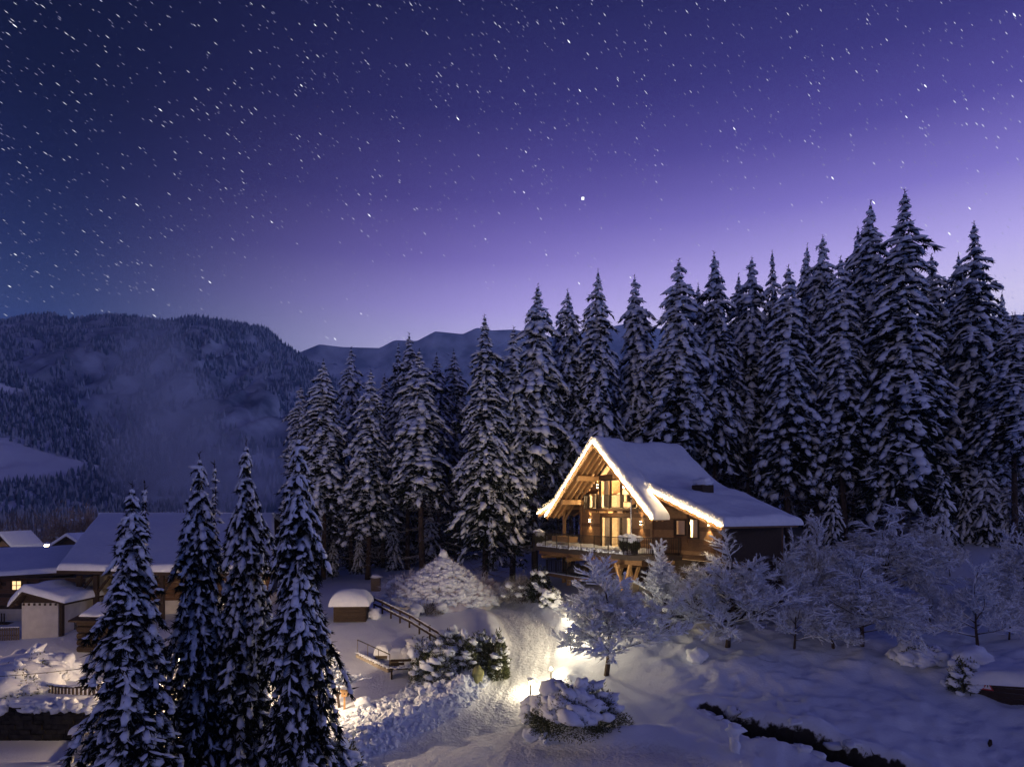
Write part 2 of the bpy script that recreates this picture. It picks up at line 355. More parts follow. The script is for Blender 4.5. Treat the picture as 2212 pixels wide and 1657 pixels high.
def ground(x, y, detail=True):
    x = np.asarray(x, float); y = np.asarray(y, float); sh = x.shape; xr = x.ravel(); yr = y.ravel(); z = np.zeros(len(xr))
    xc = np.clip(xr, -75, 70); yc = np.clip(yr, 0, 115)
    for i in range(0, len(xr), 40000):
        sl = slice(i, i + 40000); d2 = (xc[sl, None] - P_[None, :, 0]) ** 2 + (yc[sl, None] - P_[None, :, 1]) ** 2
        z[sl] = tps(d2) @ W_[:len(P_)] + W_[-3] + W_[-2] * xc[sl] + W_[-1] * yc[sl]
    z = z.reshape(sh)
    far = np.maximum(sstep(y, 110, 200), sstep(-x, 62, 110))
    z = z * (1 - far) + (-12.0) * far
    # smooth drifts
    z = z + .22 * fbm(x, y, .16, 1, 3) * sstep(y, 15, 24)
    # uneven right slope with footprints and humps
    rs = sstep(x, 6, 10) * sstep(-y, -46, -40)
    z = z + rs * (.45 * fbm(x, y, .42, 5, 4) + .10 * fbm(x, y, 1.3, 7, 3) - .10 * np.maximum(0, fbm(x, y, 1.6, 61, 2) - .35) / .3)
    rd = np.minimum(polydist(x, y, road, road_w), polydist(x, y, side, side_w))
    inside = 1 - sstep(rd, -.5, .25)
    z = z - .25 * inside
    rc_ = polydist(x, y, road, road_c); rut = np.exp(-((rc_ - .72) / .16) ** 2) + .6 * np.exp(-((rc_ - 1.15) / .12) ** 2)
    z = z - .05 * rut * inside * (1 + .5 * vnoise(x, y, 1.5, 71))
    # ploughed banks beside the road
    bank = np.exp(-((rd - .75) / .55) ** 2) * sstep(y, 26, 30)
    z = z + bank * (.30 + .25 * fbm(x, y, .9, 9, 3))
    if detail:
        # heavy clods on the left side of the road
        cl = np.exp(-((rd - 2.0) / 1.6) ** 2) * (1 - sstep(x, 0, 3)) * sstep(-x, -3, 0) * (1 - sstep(y, 37, 41)) * sstep(-rd, -6, 0) * sstep(rd, 0, .5)
        rg = np.abs(fbm(x, y, 1.3, 13, 4)); rg2 = 1 - np.abs(fbm(x, y, 2.2, 17, 3))
        z = z + cl * (1.1 * rg + .25 * rg2 - .1)
        z = z + inside * (.035 * fbm(x, y, 3.0, 21, 3) + .03 * vnoise(x * 1 + y * .2, y * .3, 2.5, 30))
        z = z + (1 - inside) * .018 * fbm(x, y, 2.5, 25, 3)
    dd = polydist(x, y, ditch, ditch_w) + .28 * fbm(x, y, 1.1, 33, 2)
    z = z - 1.0 * (1 - sstep(dd, -.36, .12)) + .22 * np.exp(-((dd - .5) / .35) ** 2)
    pm = sstep(y, 27.2, 29) * (1 - sstep(y, 31.45, 31.75)) * (1 - sstep(x, -19.0, -18.4))
    z = z * (1 - pm) + np.minimum(z, -.65) * pm
    # level snow in the garden beside the hut, and the bank the cavity is dug into
    return z
def gz(x, y): return float(ground(np.array([x]), np.array([y]))[0])
def on_ground(dx, dy, y0=24, y1=120):
    """the place on the ground seen in a given direction"""
    ys = np.arange(y0, y1, .1); xs = (dx - CX) / F * ys
    g = ground(xs, ys); ray = CAMZ - (dy - HY) / F * ys
    k = np.argmax(g >= ray)
    if g[k] < ray[k]: k = len(ys) - 1
    return Vector((xs[k], ys[k], g[k]))

def axis_lines(segs):
    out = []
    for a, b, s in segs: out += list(np.arange(a, b, s))
    return np.array(out + [segs[-1][1]])
gx_ = axis_lines([(-900, -200, 50), (-200, -60, 5), (-60, -27, .5), (-27, -14, .25), (-14, 14, .13), (14, 26, .18), (26, 60, .6), (60, 300, 10), (300, 900, 60)])
gy_ = axis_lines([(-60, 10, 5), (10, 24, .7), (24, 42, .13), (42, 60, .22), (60, 90, .8), (90, 200, 6), (200, 900, 50)])
GX, GY = np.meshgrid(gx_, gy_); GZ = ground(GX, GY)
V = np.stack([GX, GY, GZ], -1).reshape(-1, 3); nx = len(gx_); ny = len(gy_)
ii = (np.arange(ny - 1)[:, None] * nx + np.arange(nx - 1)[None]).ravel()
gnd = mesh_np('snowy_ground', V, np.stack([ii, ii + 1, ii + nx + 1, ii + nx], 1), 'snow'); tag(gnd, kind='structure')
# road, ditch and roughness as their own surface zones of the sheet
rdc = np.minimum(polydist(V[:, 0], V[:, 1], road, road_w), polydist(V[:, 0], V[:, 1], side, side_w))
ddc = polydist(V[:, 0], V[:, 1], ditch, ditch_w) + .28 * fbm(V[:, 0], V[:, 1], 1.1, 33, 2)
at1 = gnd.data.attributes.new('trodden', 'FLOAT', 'POINT'); at1.data.foreach_set('value', np.clip(.5 - rdc, 0, 1).astype(np.float32))
at2 = gnd.data.attributes.new('bare_earth', 'FLOAT', 'POINT'); at2.data.foreach_set('value', np.clip(.5 - ddc * 1.6, 0, 1).astype(np.float32))
m, t, b_ = new_mat('snow_cover_of_the_ground'); b_.inputs['Roughness'].default_value = .75; b_.inputs['Specular IOR Level'].default_value = .25
tcn = nd(t, 'ShaderNodeTexCoord')
def noise_node(sc__, det=5):
    n_ = nd(t, 'ShaderNodeTexNoise'); n_.inputs['Scale'].default_value = sc__; n_.inputs['Detail'].default_value = det; t.links.new(tcn.outputs['Object'], n_.inputs[0]); return n_.outputs[0]
def attr_mask(nm, sc__, amt, lo, hi):
    a_ = nd(t, 'ShaderNodeAttribute'); a_.attribute_name = nm; s1 = nd(t, 'ShaderNodeMath', operation='MULTIPLY_ADD'); t.links.new(noise_node(sc__), s1.inputs[0]); s1.inputs[1].default_value = amt; t.links.new(a_.outputs['Fac'], s1.inputs[2])
    r_ = nd(t, 'ShaderNodeMapRange'); r_.interpolation_type = 'SMOOTHSTEP'; t.links.new(s1.outputs[0], r_.inputs[0]); r_.inputs[1].default_value = lo + amt / 2; r_.inputs[2].default_value = hi + amt / 2; return r_.outputs[0]
mr_ = attr_mask('trodden', 1.5, .5, .35, .7); me_ = attr_mask('bare_earth', 2.5, .7, .42, .55)
def mixn(f, a_, b2):
    x_ = nd(t, 'ShaderNodeMix', data_type='RGBA'); t.links.new(f, x_.inputs[0])
    for i_, q_ in ((6, a_), (7, b2)):
        if isinstance(q_, tuple): x_.inputs[i_].default_value = q_
        else: t.links.new(q_, x_.inputs[i_])
    return x_.outputs[2]
c1 = mixn(noise_node(.8), (.69, .76, .88, 1), (.77, .83, .93, 1)); c2 = mixn(noise_node(2.2), (.60, .64, .70, 1), (.74, .79, .87, 1)); c3 = mixn(noise_node(4), (.010, .009, .008, 1), (.05, .045, .036, 1))
t.links.new(mixn(me_, mixn(mr_, c1, c2), c3), b_.inputs['Base Color'])
bs = nd(t, 'ShaderNodeBump'); bs.inputs['Distance'].default_value = .05; bs.inputs['Strength'].default_value = .55; t.links.new(noise_node(9, 7), bs.inputs['Height'])
bs2 = nd(t, 'ShaderNodeBump'); bs2.inputs['Distance'].default_value = .10; t.links.new(mr_, bs2.inputs['Strength']); t.links.new(noise_node(4.5, 6), bs2.inputs['Height']); t.links.new(bs.outputs[0], bs2.inputs['Normal'])
t.links.new(bs2.outputs[0], b_.inputs['Normal'])
gnd.data.materials.clear(); gnd.data.materials.append(m)

# ------------------------------------------------------------------ far hills
def interp(pts_, x):
    xs, ys = zip(*pts_); return np.interp(x, xs, ys)
def hill(name, sky, D0, D1, x0, x1, nx_, nt_, zbase, gamp, gs, seed, mat, p=1.0, craggy=True):
    X = np.linspace(x0, x1, nx_); T = np.concatenate([np.linspace(0, 1, nt_), [1.08, 1.3]])
    def surf(x, t):
        zr = CAMZ + (HY - interp(sky, x)) / F * D1
        tt = np.minimum(t, 1); Y = D0 + (D1 - D0) * t
        g = fbm(x, t * 900, gs, seed, 4); gv = 1 - 2 * np.abs(fbm(x, t * 260, gs * 2.2, seed + 9, 4)); g = .45 * g + .55 * gv if craggy else g
        sh_ = np.sin(np.pi * tt)
        z = zbase + (zr - zbase) * tt ** p + gamp * g * sh_ - np.maximum(t - 1, 0) * (zr - zbase) * 1.2
        wX = (x - CX) / F * (D0 * .3 + D1 * .7)
        return wX * (1 if True else 0), Y + gamp * .8 * g * sh_, z
    XX, TT = np.meshgrid(X, T); a, b, c = surf(XX, TT)
    # at the ridge the width belongs to the distance of the ridge
    a = (XX - CX) / F * D1
    V = np.stack([a, b, c], -1).reshape(-1, 3); n = len(X); m = len(T)
    ii = (np.arange(m - 1)[:, None] * n + np.arange(n - 1)[None]).ravel()
    o = mesh_np(name, V, np.stack([ii, ii + 1, ii + n + 1, ii + n], 1), mat); tag(o, kind='structure')
    def point(x, t):
        _, b, c = surf(x, t); return np.stack([(x - CX) / F * D1, b, c], -1)
    return o, point
def cones(name, P, H, Rr, mat, tiers=1, sides=5):
    """many small conifers as one mass"""
    n = len(P); VV = []; FF = []; off = 0
    ang = np.arange(sides) * 2 * np.pi / sides
    for k in range(tiers):
        b = k / tiers * .75; top = min(1.0, b + (1.25 if tiers == 1 else .62)); rk = Rr * (1 - b * .9)
        rot = rng.random((n, 1)) * 6.28
        ring = np.stack([P[:, 0:1] + np.cos(ang + rot) * rk[:, None], P[:, 1:2] + np.sin(ang + rot) * rk[:, None], P[:, 2:3] + (b * H)[:, None] + 0 * ang], -1)
        tip = P + np.stack([0 * H, 0 * H, H * (1.0 if k == tiers - 1 else top)], -1)
        V = np.concatenate([ring, tip[:, None]], 1).reshape(-1, 3)
        base = (np.arange(n) * (sides + 1))[:, None]
        Fk = np.stack([np.stack([base[:, 0] + i, base[:, 0] + (i + 1) % sides, base[:, 0] + sides], -1) for i in range(sides)], 1).reshape(-1, 3)
        VV.append(V); FF.append(Fk + off); off += len(V)
    o = mesh_np(name, np.concatenate(VV), np.concatenate(FF), mat, smooth=False)
    return tag(o, kind='stuff')

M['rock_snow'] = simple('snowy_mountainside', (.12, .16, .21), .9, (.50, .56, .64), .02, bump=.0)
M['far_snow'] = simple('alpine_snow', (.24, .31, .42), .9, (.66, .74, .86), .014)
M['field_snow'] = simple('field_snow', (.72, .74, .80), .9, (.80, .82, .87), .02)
skyA = [(-900, 640), (-400, 700), (-200, 720), (0, 702), (60, 688), (110, 684), (150, 697), (190, 692), (240, 686), (300, 692), (360, 700), (420, 690), (470, 697), (530, 707), (575, 716), (600, 738), (625, 757), (660, 782), (720, 822), (800, 880), (900, 960), (1100, 1060), (1400, 1090)]
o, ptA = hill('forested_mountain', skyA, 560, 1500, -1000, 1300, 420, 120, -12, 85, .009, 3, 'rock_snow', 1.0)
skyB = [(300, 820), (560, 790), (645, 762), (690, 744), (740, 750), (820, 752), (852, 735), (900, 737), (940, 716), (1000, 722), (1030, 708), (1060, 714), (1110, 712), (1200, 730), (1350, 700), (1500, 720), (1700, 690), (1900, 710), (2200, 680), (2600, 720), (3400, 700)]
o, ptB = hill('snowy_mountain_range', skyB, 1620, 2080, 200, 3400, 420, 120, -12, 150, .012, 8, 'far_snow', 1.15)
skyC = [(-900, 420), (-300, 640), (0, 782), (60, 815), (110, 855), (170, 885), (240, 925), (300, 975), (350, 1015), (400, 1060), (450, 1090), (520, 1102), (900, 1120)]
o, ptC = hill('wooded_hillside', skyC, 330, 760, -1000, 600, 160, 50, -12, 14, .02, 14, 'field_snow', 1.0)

n = 46000
x = rng.uniform(-700, 1000, n); t = rng.uniform(.02, 1.0, n) ** .8
keep = (fbm(x, t * 900, .014, 40, 4) < .12) & (fbm(x, t * 260, .05, 44, 3) < .22); x, t = x[keep], t[keep]
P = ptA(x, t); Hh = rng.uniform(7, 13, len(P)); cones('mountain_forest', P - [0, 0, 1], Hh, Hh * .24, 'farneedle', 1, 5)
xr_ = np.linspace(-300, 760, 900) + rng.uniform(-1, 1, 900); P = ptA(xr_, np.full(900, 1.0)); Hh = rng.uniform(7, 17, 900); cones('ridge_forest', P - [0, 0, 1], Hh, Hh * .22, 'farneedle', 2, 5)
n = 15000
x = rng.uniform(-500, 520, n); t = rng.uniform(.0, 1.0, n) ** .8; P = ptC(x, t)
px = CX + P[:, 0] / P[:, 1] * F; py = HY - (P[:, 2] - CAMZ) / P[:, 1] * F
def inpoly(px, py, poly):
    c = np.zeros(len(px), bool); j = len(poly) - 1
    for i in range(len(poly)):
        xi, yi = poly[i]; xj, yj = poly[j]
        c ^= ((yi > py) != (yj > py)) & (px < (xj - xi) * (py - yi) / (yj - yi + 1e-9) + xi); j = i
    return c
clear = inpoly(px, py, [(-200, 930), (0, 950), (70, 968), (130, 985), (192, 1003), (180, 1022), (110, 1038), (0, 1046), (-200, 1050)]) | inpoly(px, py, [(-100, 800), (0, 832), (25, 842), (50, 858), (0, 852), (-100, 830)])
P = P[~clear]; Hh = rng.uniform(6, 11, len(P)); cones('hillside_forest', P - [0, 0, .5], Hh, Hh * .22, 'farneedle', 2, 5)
# frosted wood in the valley, seen as one mass
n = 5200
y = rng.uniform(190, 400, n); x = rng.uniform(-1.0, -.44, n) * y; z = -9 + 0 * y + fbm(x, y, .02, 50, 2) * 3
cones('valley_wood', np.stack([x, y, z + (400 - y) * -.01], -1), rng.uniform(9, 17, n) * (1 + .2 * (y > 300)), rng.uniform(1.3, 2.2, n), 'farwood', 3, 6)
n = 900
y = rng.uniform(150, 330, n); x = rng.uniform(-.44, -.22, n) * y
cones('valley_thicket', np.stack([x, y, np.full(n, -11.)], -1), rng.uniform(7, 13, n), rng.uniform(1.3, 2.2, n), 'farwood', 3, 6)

# ------------------------------------------------------------------ spruces
def make_spruce(H, Rad, base, nwh, per, heavy=1.0, lvl=1, seed=0, top_blob=1, bw=.11, bl=.42, nblade=26, mat='needle', dead=26, droop=1.0, w0=.08, w1=.15, cov=.84, pexp=.78, seg=.42):
    global rng
    rng = np.random.default_rng(seed)
    trunk = MB(); nseg = 8
    trunk.tube([(0.05 * math.sin(i * 1.3 + seed), 0.05 * math.cos(i + seed), H * i / nseg) for i in range(nseg + 1)], [max(.015, (H * .0082) * (1 - i / nseg) ** .9) for i in range(nseg + 1)], 7)
    sn = NP(); ne = NP(); P0 = []; D0 = []; L0 = []
    hz = np.linspace(0, 1, nwh)
    phase = 0
    ecc = rng.uniform(-.12, .12, 2)
    for k, t in enumerate(hz):
        h = H * (base + (1 - base) * t ** .92) * .995
        prof = Rad * ((1 - t) ** pexp * (1 - .35 * max(0, (.12 - t) / .12))) + .10
        prof *= 1 - .42 * max(0, (t - .78) / .22)
        nb = max(3, int(per * (1 - t * .45) + rng.uniform(-1, 1))); phase += 2.4
        layer = 1 + .16 * math.sin(k * 1.7 + seed) + .14 * math.sin(k * .53 + seed * 2.1) + rng.uniform(-.15, .15)
        for j in range(nb):
            a = phase + 2 * math.pi * (j + rng.uniform(-.3, .3)) / nb; h = H * (base + (1 - base) * t ** .92) * .995 + rng.uniform(-.5, .5) * (1 - base) * H / nwh * (1 if t < .96 else .2)
            L = prof * layer * rng.uniform(.62, 1.2) * (1 + ecc[0] * math.cos(a) + ecc[1] * math.sin(a))
            if rng.random() < .06 and t < .85: L *= 1.3
            out = np.array([math.cos(a), math.sin(a), 0]); side_ = np.array([-out[1], out[0], 0])
            up0 = .25 + .35 * t; dr = droop * (1.15 - .55 * t) * rng.uniform(.75, 1.2)
            # branch curve
            def bp(s): return np.array([0, 0, h]) + out * L * (s - .12 * s * s) + np.array([0, 0, 1]) * L * (up0 * s - dr * s * s * 1.0)
            nn = max(2, int(round(L / seg)))
            for i in range(nn):
                s = (i + .75) / nn * (.97); p = bp(s); d = bp(min(1, s + .12)) - bp(s - .12)
                if rng.random() < cov * (.55 + .45 * min(1, t / .45)) and s > .15:
                    wd = (w0 + w1 * L ** .5 * (1 - .35 * s)) * rng.uniform(.6, 1.4) * heavy
                    sn.blob(p + [0, 0, .05 + wd * .22], d, L / nn * rng.uniform(.6, 1.15) + .08, wd * .86, wd * rng.uniform(.35, .6), lvl)
                # side twigs
                if L > .6 and s > .25:
                    for sg in (-1, 1):
                        if rng.random() < .85:
                            tl = L * rng.uniform(.16, .34) * (1.15 - s * .6); q = p + side_ * sg * tl * .7 + out * tl * .4 + np.array([0, 0, -tl * rng.uniform(.25, .7)])
                            if rng.random() < .62 * heavy * (.45 + .55 * min(1, t / .45)): sn.blob((p * .35 + q * .65) + [0, 0, .05], q - p, tl * .55, .085 * rng.uniform(.7, 1.5) * (.6 + heavy * .5), .06 * (.6 + heavy * .5), 1)
                            m_ = max(2, int(nblade * .22))
                            f = rng.random((m_, 1)); P0.append(p + (q - p) * f); D0.append(np.tile((q - p) * .8 + [0, 0, -.25 * tl], (m_, 1)) + rng.normal(size=(m_, 3)) * tl * .5 + [0, 0, -.1]); L0.append(np.full(m_, bl) * rng.uniform(.6, 1.2, m_) * min(1, .4 + L * .4))
            m_ = int(nblade * min(1.3, .25 + L * .6))
            s = rng.random(m_) ** .8; pp = np.array([bp(q) for q in s]); P0.append(pp - [0, 0, .03])
            D0.append(out * .5 + side_ * rng.normal(size=(m_, 1)) * .8 + np.array([0, 0, -1.0]) * rng.uniform(.1, 1.3, (m_, 1))); L0.append(np.full(m_, bl) * rng.uniform(.5, 1.25, m_) * min(1, .35 + L * .45))
    sn.blob([0, 0, H * .985], [0, 0, 1], .22, .07, .07, 1)
    # leader shoot
    trunk.tube([(0, 0, H), (.02, 0, H + .45)], [.02, .006], 4)
    for a in range(4): P0.append(np.array([[0, 0, H + .1 + .08 * a]])); D0.append(np.array([[math.cos(a * 1.7), math.sin(a * 1.7), .8]])); L0.append(np.array([.22]))
    # inner dark boughs that close the crown
    m_ = int(nwh * per * 2.2); t = rng.random(m_); r_ = Rad * (1 - t) ** .8 * rng.random(m_) * .55; a = rng.random(m_) * 6.28
    P0.append(np.stack([np.cos(a) * r_, np.sin(a) * r_, H * (base + (1 - base) * t)], -1)); D0.append(np.stack([np.cos(a), np.sin(a), -1.2 + 0 * a], -1)); L0.append(np.full(m_, bl * 1.5) * (.4 + (1 - t)))
    Pn = np.concatenate(P0); Dn = np.concatenate(D0); Ln = np.concatenate(L0)
    ne.blades(Pn, Dn, Ln, np.maximum(.05, Ln * (bw / .42) * 1.15))
    # bare dead branches below the crown
    db = MB()
    for i in range(dead):
        h = H * base * rng.uniform(.25, 1.0); a = rng.random() * 6.28; l = rng.uniform(.8, 2.2) * Rad * .6
        c, s_ = math.cos(a), math.sin(a)
        db.tube([(0, 0, h), (c * l * .5, s_ * l * .5, h - .18 * l), (c * l, s_ * l, h + .05 * l)], [.035, .022, .008], 3)
    out_ = [('trunk', trunk.mesh('trunk', 'bark', True)), ('crown', ne.mesh('crown', mat, False)), ('snow_load', sn.mesh('snow_load', 'snow', True))]
    if dead: out_.append(('dead_branches', db.mesh('dead_branches', 'bark_frost')))
    return out_
def put_tree(parts, name, loc, s, sz, rz, label, cat, group=None, tilt=(0, 0)):
    e = empty(name, loc, rz, label, cat, group); e.scale = (s, s, sz); e.rotation_euler = (tilt[0], tilt[1], rz)
    for nm, me in parts:
        o = place(nm, me, e)
        if nm in ('dead_branches', 'twigs', 'snow_load'): o['kind'] = 'stuff'
    return e

protos = [make_spruce(26, 2.7, .34, 44, 8, 1.0, 1, 1, pexp=.68, droop=1.15, cov=.8, dead=46), make_spruce(26, 2.3, .40, 40, 7, 1.15, 1, 2, droop=1.5, pexp=.60, cov=.88, dead=46),
          make_spruce(26, 3.0, .18, 50, 8, .95, 1, 3, droop=1.25, pexp=.74, cov=.72), make_spruce(26, 2.1, .28, 44, 7, 1.1, 1, 4, droop=1.65, pexp=.52, cov=.88, dead=40),
          make_spruce(26, 2.6, .42, 38, 8, 1.05, 1, 5, droop=1.35, pexp=.62, cov=.78, dead=50)]
deep = make_spruce(26, 3.2, .03, 46, 8, .7, 1, 21, dead=0, nblade=34, cov=.42, droop=1.2)
protos.append(deep)
rng = np.random.default_rng(77)
# x, top y, distance, crown half width in metres, which crown, words
FOREST = [(655, 828, 63, 2.0, 3, 'short'), (700, 772, 62, 2.5, 0, 'broad'), (757, 748, 70, 2.3, 1, 'slender'), (795, 795, 61, 2.1, 3, 'low narrow'),
          (826, 806, 72, 2.2, 1, 'dark blue'), (852, 742, 74, 2.6, 2, 'dark blue'), (881, 716, 68, 2.7, 0, 'tall pointed'), (913, 752, 60, 2.7, 1, 'shaggy'),
          (950, 762, 73, 2.3, 4, 'dark blue'), (986, 752, 75, 2.6, 0, 'dark blue'), (1047, 676, 57, 3.0, 2, 'broad heavy'), (1107, 702, 59, 2.2, 3, 'slim drooping'),
          (1154, 617, 60, 2.7, 1, 'tall slender'), (1206, 692, 70, 2.2, 0, 'small dark'), (1237, 622, 62, 2.3, 4, 'tall narrow'), (1286, 578, 61, 2.4, 0, 'tall even'),
          (1382, 596, 63, 2.4, 3, 'blunt-topped'), (1457, 560, 60, 3.0, 1, 'widely layered'), (1517, 610, 72, 2.4, 0, 'dark blue'), (1546, 540, 62, 2.7, 0, 'tall open-topped'),
          (1592, 588, 74, 2.2, 4, 'dark blue'), (1618, 552, 64, 2.6, 1, 'thick-crowned'), (1673, 536, 70, 2.4, 2, 'dark'), (1702, 572, 58, 2.6, 3, 'pale lanky'),
          (1738, 530, 70, 2.2, 0, 'slender'), (1768, 510, 66, 2.7, 1, 'rounded'), (1824, 548, 57, 2.6, 3, 'pale drooping'), (1843, 494, 66, 2.5, 4, 'stout'),
          (1886, 430, 60, 3.0, 0, 'very tall pointed'), (1945, 418, 56, 4.2, 2, 'tallest and broadest'), (2020, 545, 64, 2.6, 1, 'half-hidden'), (2064, 548, 68, 2.4, 0, 'small dark'),
          (2105, 480, 60, 3.6, 2, 'broad dark'), (2190, 670, 54, 2.6, 4, 'low dark'), (2225, 640, 62, 2.8, 0, 'edge-cut')]
ORD = 'first second third fourth fifth sixth seventh eighth ninth tenth eleventh twelfth thirteenth fourteenth fifteenth sixteenth seventeenth eighteenth nineteenth twentieth'.split()
ORD += ['twenty-' + q for q in ORD[:9]] + ['thirtieth'] + ['thirty-' + q for q in ORD[:9]]
def spruce_at(dx, top, Y, rad, k, label, group):
    X = (dx - CX) / F * Y; ztop = CAMZ - (top - HY) / F * Y; zb = gz(X, Y) - .2; Hn = ztop - zb
    pr = (2.7, 2.3, 3.0, 2.1, 2.6, 3.2)[k]; s = rad / pr
    return put_tree(protos[k], 'spruce_tree', (X, Y, zb), s, (Hn - .4) / 26, rnd.uniform(0, 6.28), label, 'spruce tree', group, (R(rnd.uniform(-1, 1)), R(rnd.uniform(-1, 1))))
for i, (dx, top, Y, rad, k, wd) in enumerate(FOREST):
    where = 'left of the chalet' if dx < 1150 else 'behind the chalet' if dx < 1720 else 'right of the chalet'
    spruce_at(dx, top, Y, rad * 1.26, k, f'{wd} snow-laden spruce {where}, {ORD[i]} treetop from the left', 'spruces along the forest edge')
# the darker rows deeper in the forest
for (xa, xb, n_, ya, yb, ta, tb) in ((650, 1060, 22, 74, 100, 860, 780), (1060, 1720, 34, 70, 96, 770, 640), (1720, 2300, 28, 68, 92, 640, 590)):
    for j in range(n_):
        f = (j + rnd.uniform(.1, .9)) / n_
        spruce_at(xa + (xb - xa) * f, ta + (tb - ta) * f + rnd.uniform(20, 90), rnd.uniform(ya, yb), rnd.uniform(2.6, 3.6), rnd.choice((5, 5, 5, 0, 2)),
                  'dark snow-dusted spruce deep in the forest, ' + {650: 'left of the chalet behind the front row', 1060: 'behind the chalet roof and its front row', 1720: 'right of the chalet behind the front row'}[xa],
                  {650: 'dark spruces deep in the left forest', 1060: 'dark spruces deep behind the chalet', 1720: 'dark spruces deep in the right forest'}[xa])

young = make_spruce(6, 1.3, .03, 22, 7, .9, 1, 51, bl=.36, bw=.1, nblade=30, dead=0, droop=1.2)
YP = [(1752, 1232, 54, 4.5, 'in the shade beside the end of the chalet roof'), (1800, 1228, 55, 6, 'between the chalet and the weeping tree'), (2035, 1212, 54, 6.5, 'at the foot of the tallest spruce, on its right'), (2085, 1205, 57, 5, 'in the gap right of the tallest spruce'),
      (2130, 1200, 56, 7, 'under the broad dark spruce at the right'), (2178, 1200, 55, 5.5, 'near the right edge at the forest foot'), (2215, 1195, 58, 7, 'cut by the right edge at the forest foot'), (2150, 1190, 62, 8, 'behind the young spruces at the right edge'),
      (720, 1240, 64, 3.5, 'at the forest foot just right of the big front spruces'), (775, 1236, 66, 4, 'above the roof of the wooden hut'), (850, 1230, 68, 5, 'left of the brush-covered mound'), (1060, 1230, 66, 4.5, 'right of the brush-covered mound'), (930, 1225, 72, 6, 'behind the brush-covered mound')]
for dx, dy, Y, h_, wd in YP:
    X = (dx - CX) / F * Y; put_tree(young, 'young_spruce', (X, Y, gz(X, Y) - .1), h_ / 6 * rnd.uniform(.85, 1.15), h_ / 6, rnd.uniform(0, 6), 'young snow-covered spruce ' + wd, 'spruce tree', 'young spruces at the forest foot')
# four heavy spruces close to the camera
near = [make_spruce(13.5, 1.75, .04, 40, 9, 1.0, 1, 31, bl=.36, bw=.075, nblade=80, mat='needle_near', dead=0, droop=1.8, w0=.06, w1=.11, cov=.74, pexp=.62, seg=.24),
        make_spruce(13.5, 1.65, .04, 40, 9, 1.0, 1, 32, bl=.36, bw=.075, nblade=80, mat='needle_near', dead=0, droop=2.0, w0=.06, w1=.11, cov=.74, pexp=.42, seg=.24)]
NEAR = [(285, 1042, 24.5, 1.75, 0, 'leftmost of the four big spruces in front, shortest, drooping snow clumps', -.4), (431, 980, 27, 1.45, 1, 'second from left of four big front spruces, with a thin side tip', .9),
        (532, 952, 27.5, 1.5, 1, 'third from left of four big front spruces, narrow crown', 2.2), (645, 936, 25.5, 1.6, 1, 'rightmost and tallest of the four big snow-laden front spruces', 4.0)]
for dx, top, Y, rad, k, lab, rz in NEAR:
    X = (dx - CX) / F * Y; zt = CAMZ - (top - HY) / F * Y; zb = gz(X, Y) - .2
    e = put_tree(near[k], 'spruce_tree', (X, Y, zb), rad / 1.7, (zt - zb - .3) / 13.5, rz, lab, 'spruce tree', 'big spruces in front of the village houses')
side_tip = make_spruce(3.2, .33, .15, 14, 5, .45, 1, 9, bl=.22, nblade=16, mat='needle_near', dead=0)
for (dx, top, Y, lab) in ((312, 1040, 26.2, 'slim bare-tipped young spruce close behind the leftmost big spruce'), (463, 996, 28.6, 'slim young spruce close behind the second big spruce')):
    X = (dx - CX) / F * Y; zt = CAMZ - (top - HY) / F * Y; zb = gz(X, Y) - .1
    tall = make_spruce(zt - zb - .4, .62, .1, 26, 5, .5, 1, int(dx), bl=.3, nblade=18, mat='needle_near', dead=0)
    put_tree(tall, 'spruce_tree', (X, Y, zb), 1, 1, 0, lab, 'spruce tree', 'slim spruces behind the big ones')

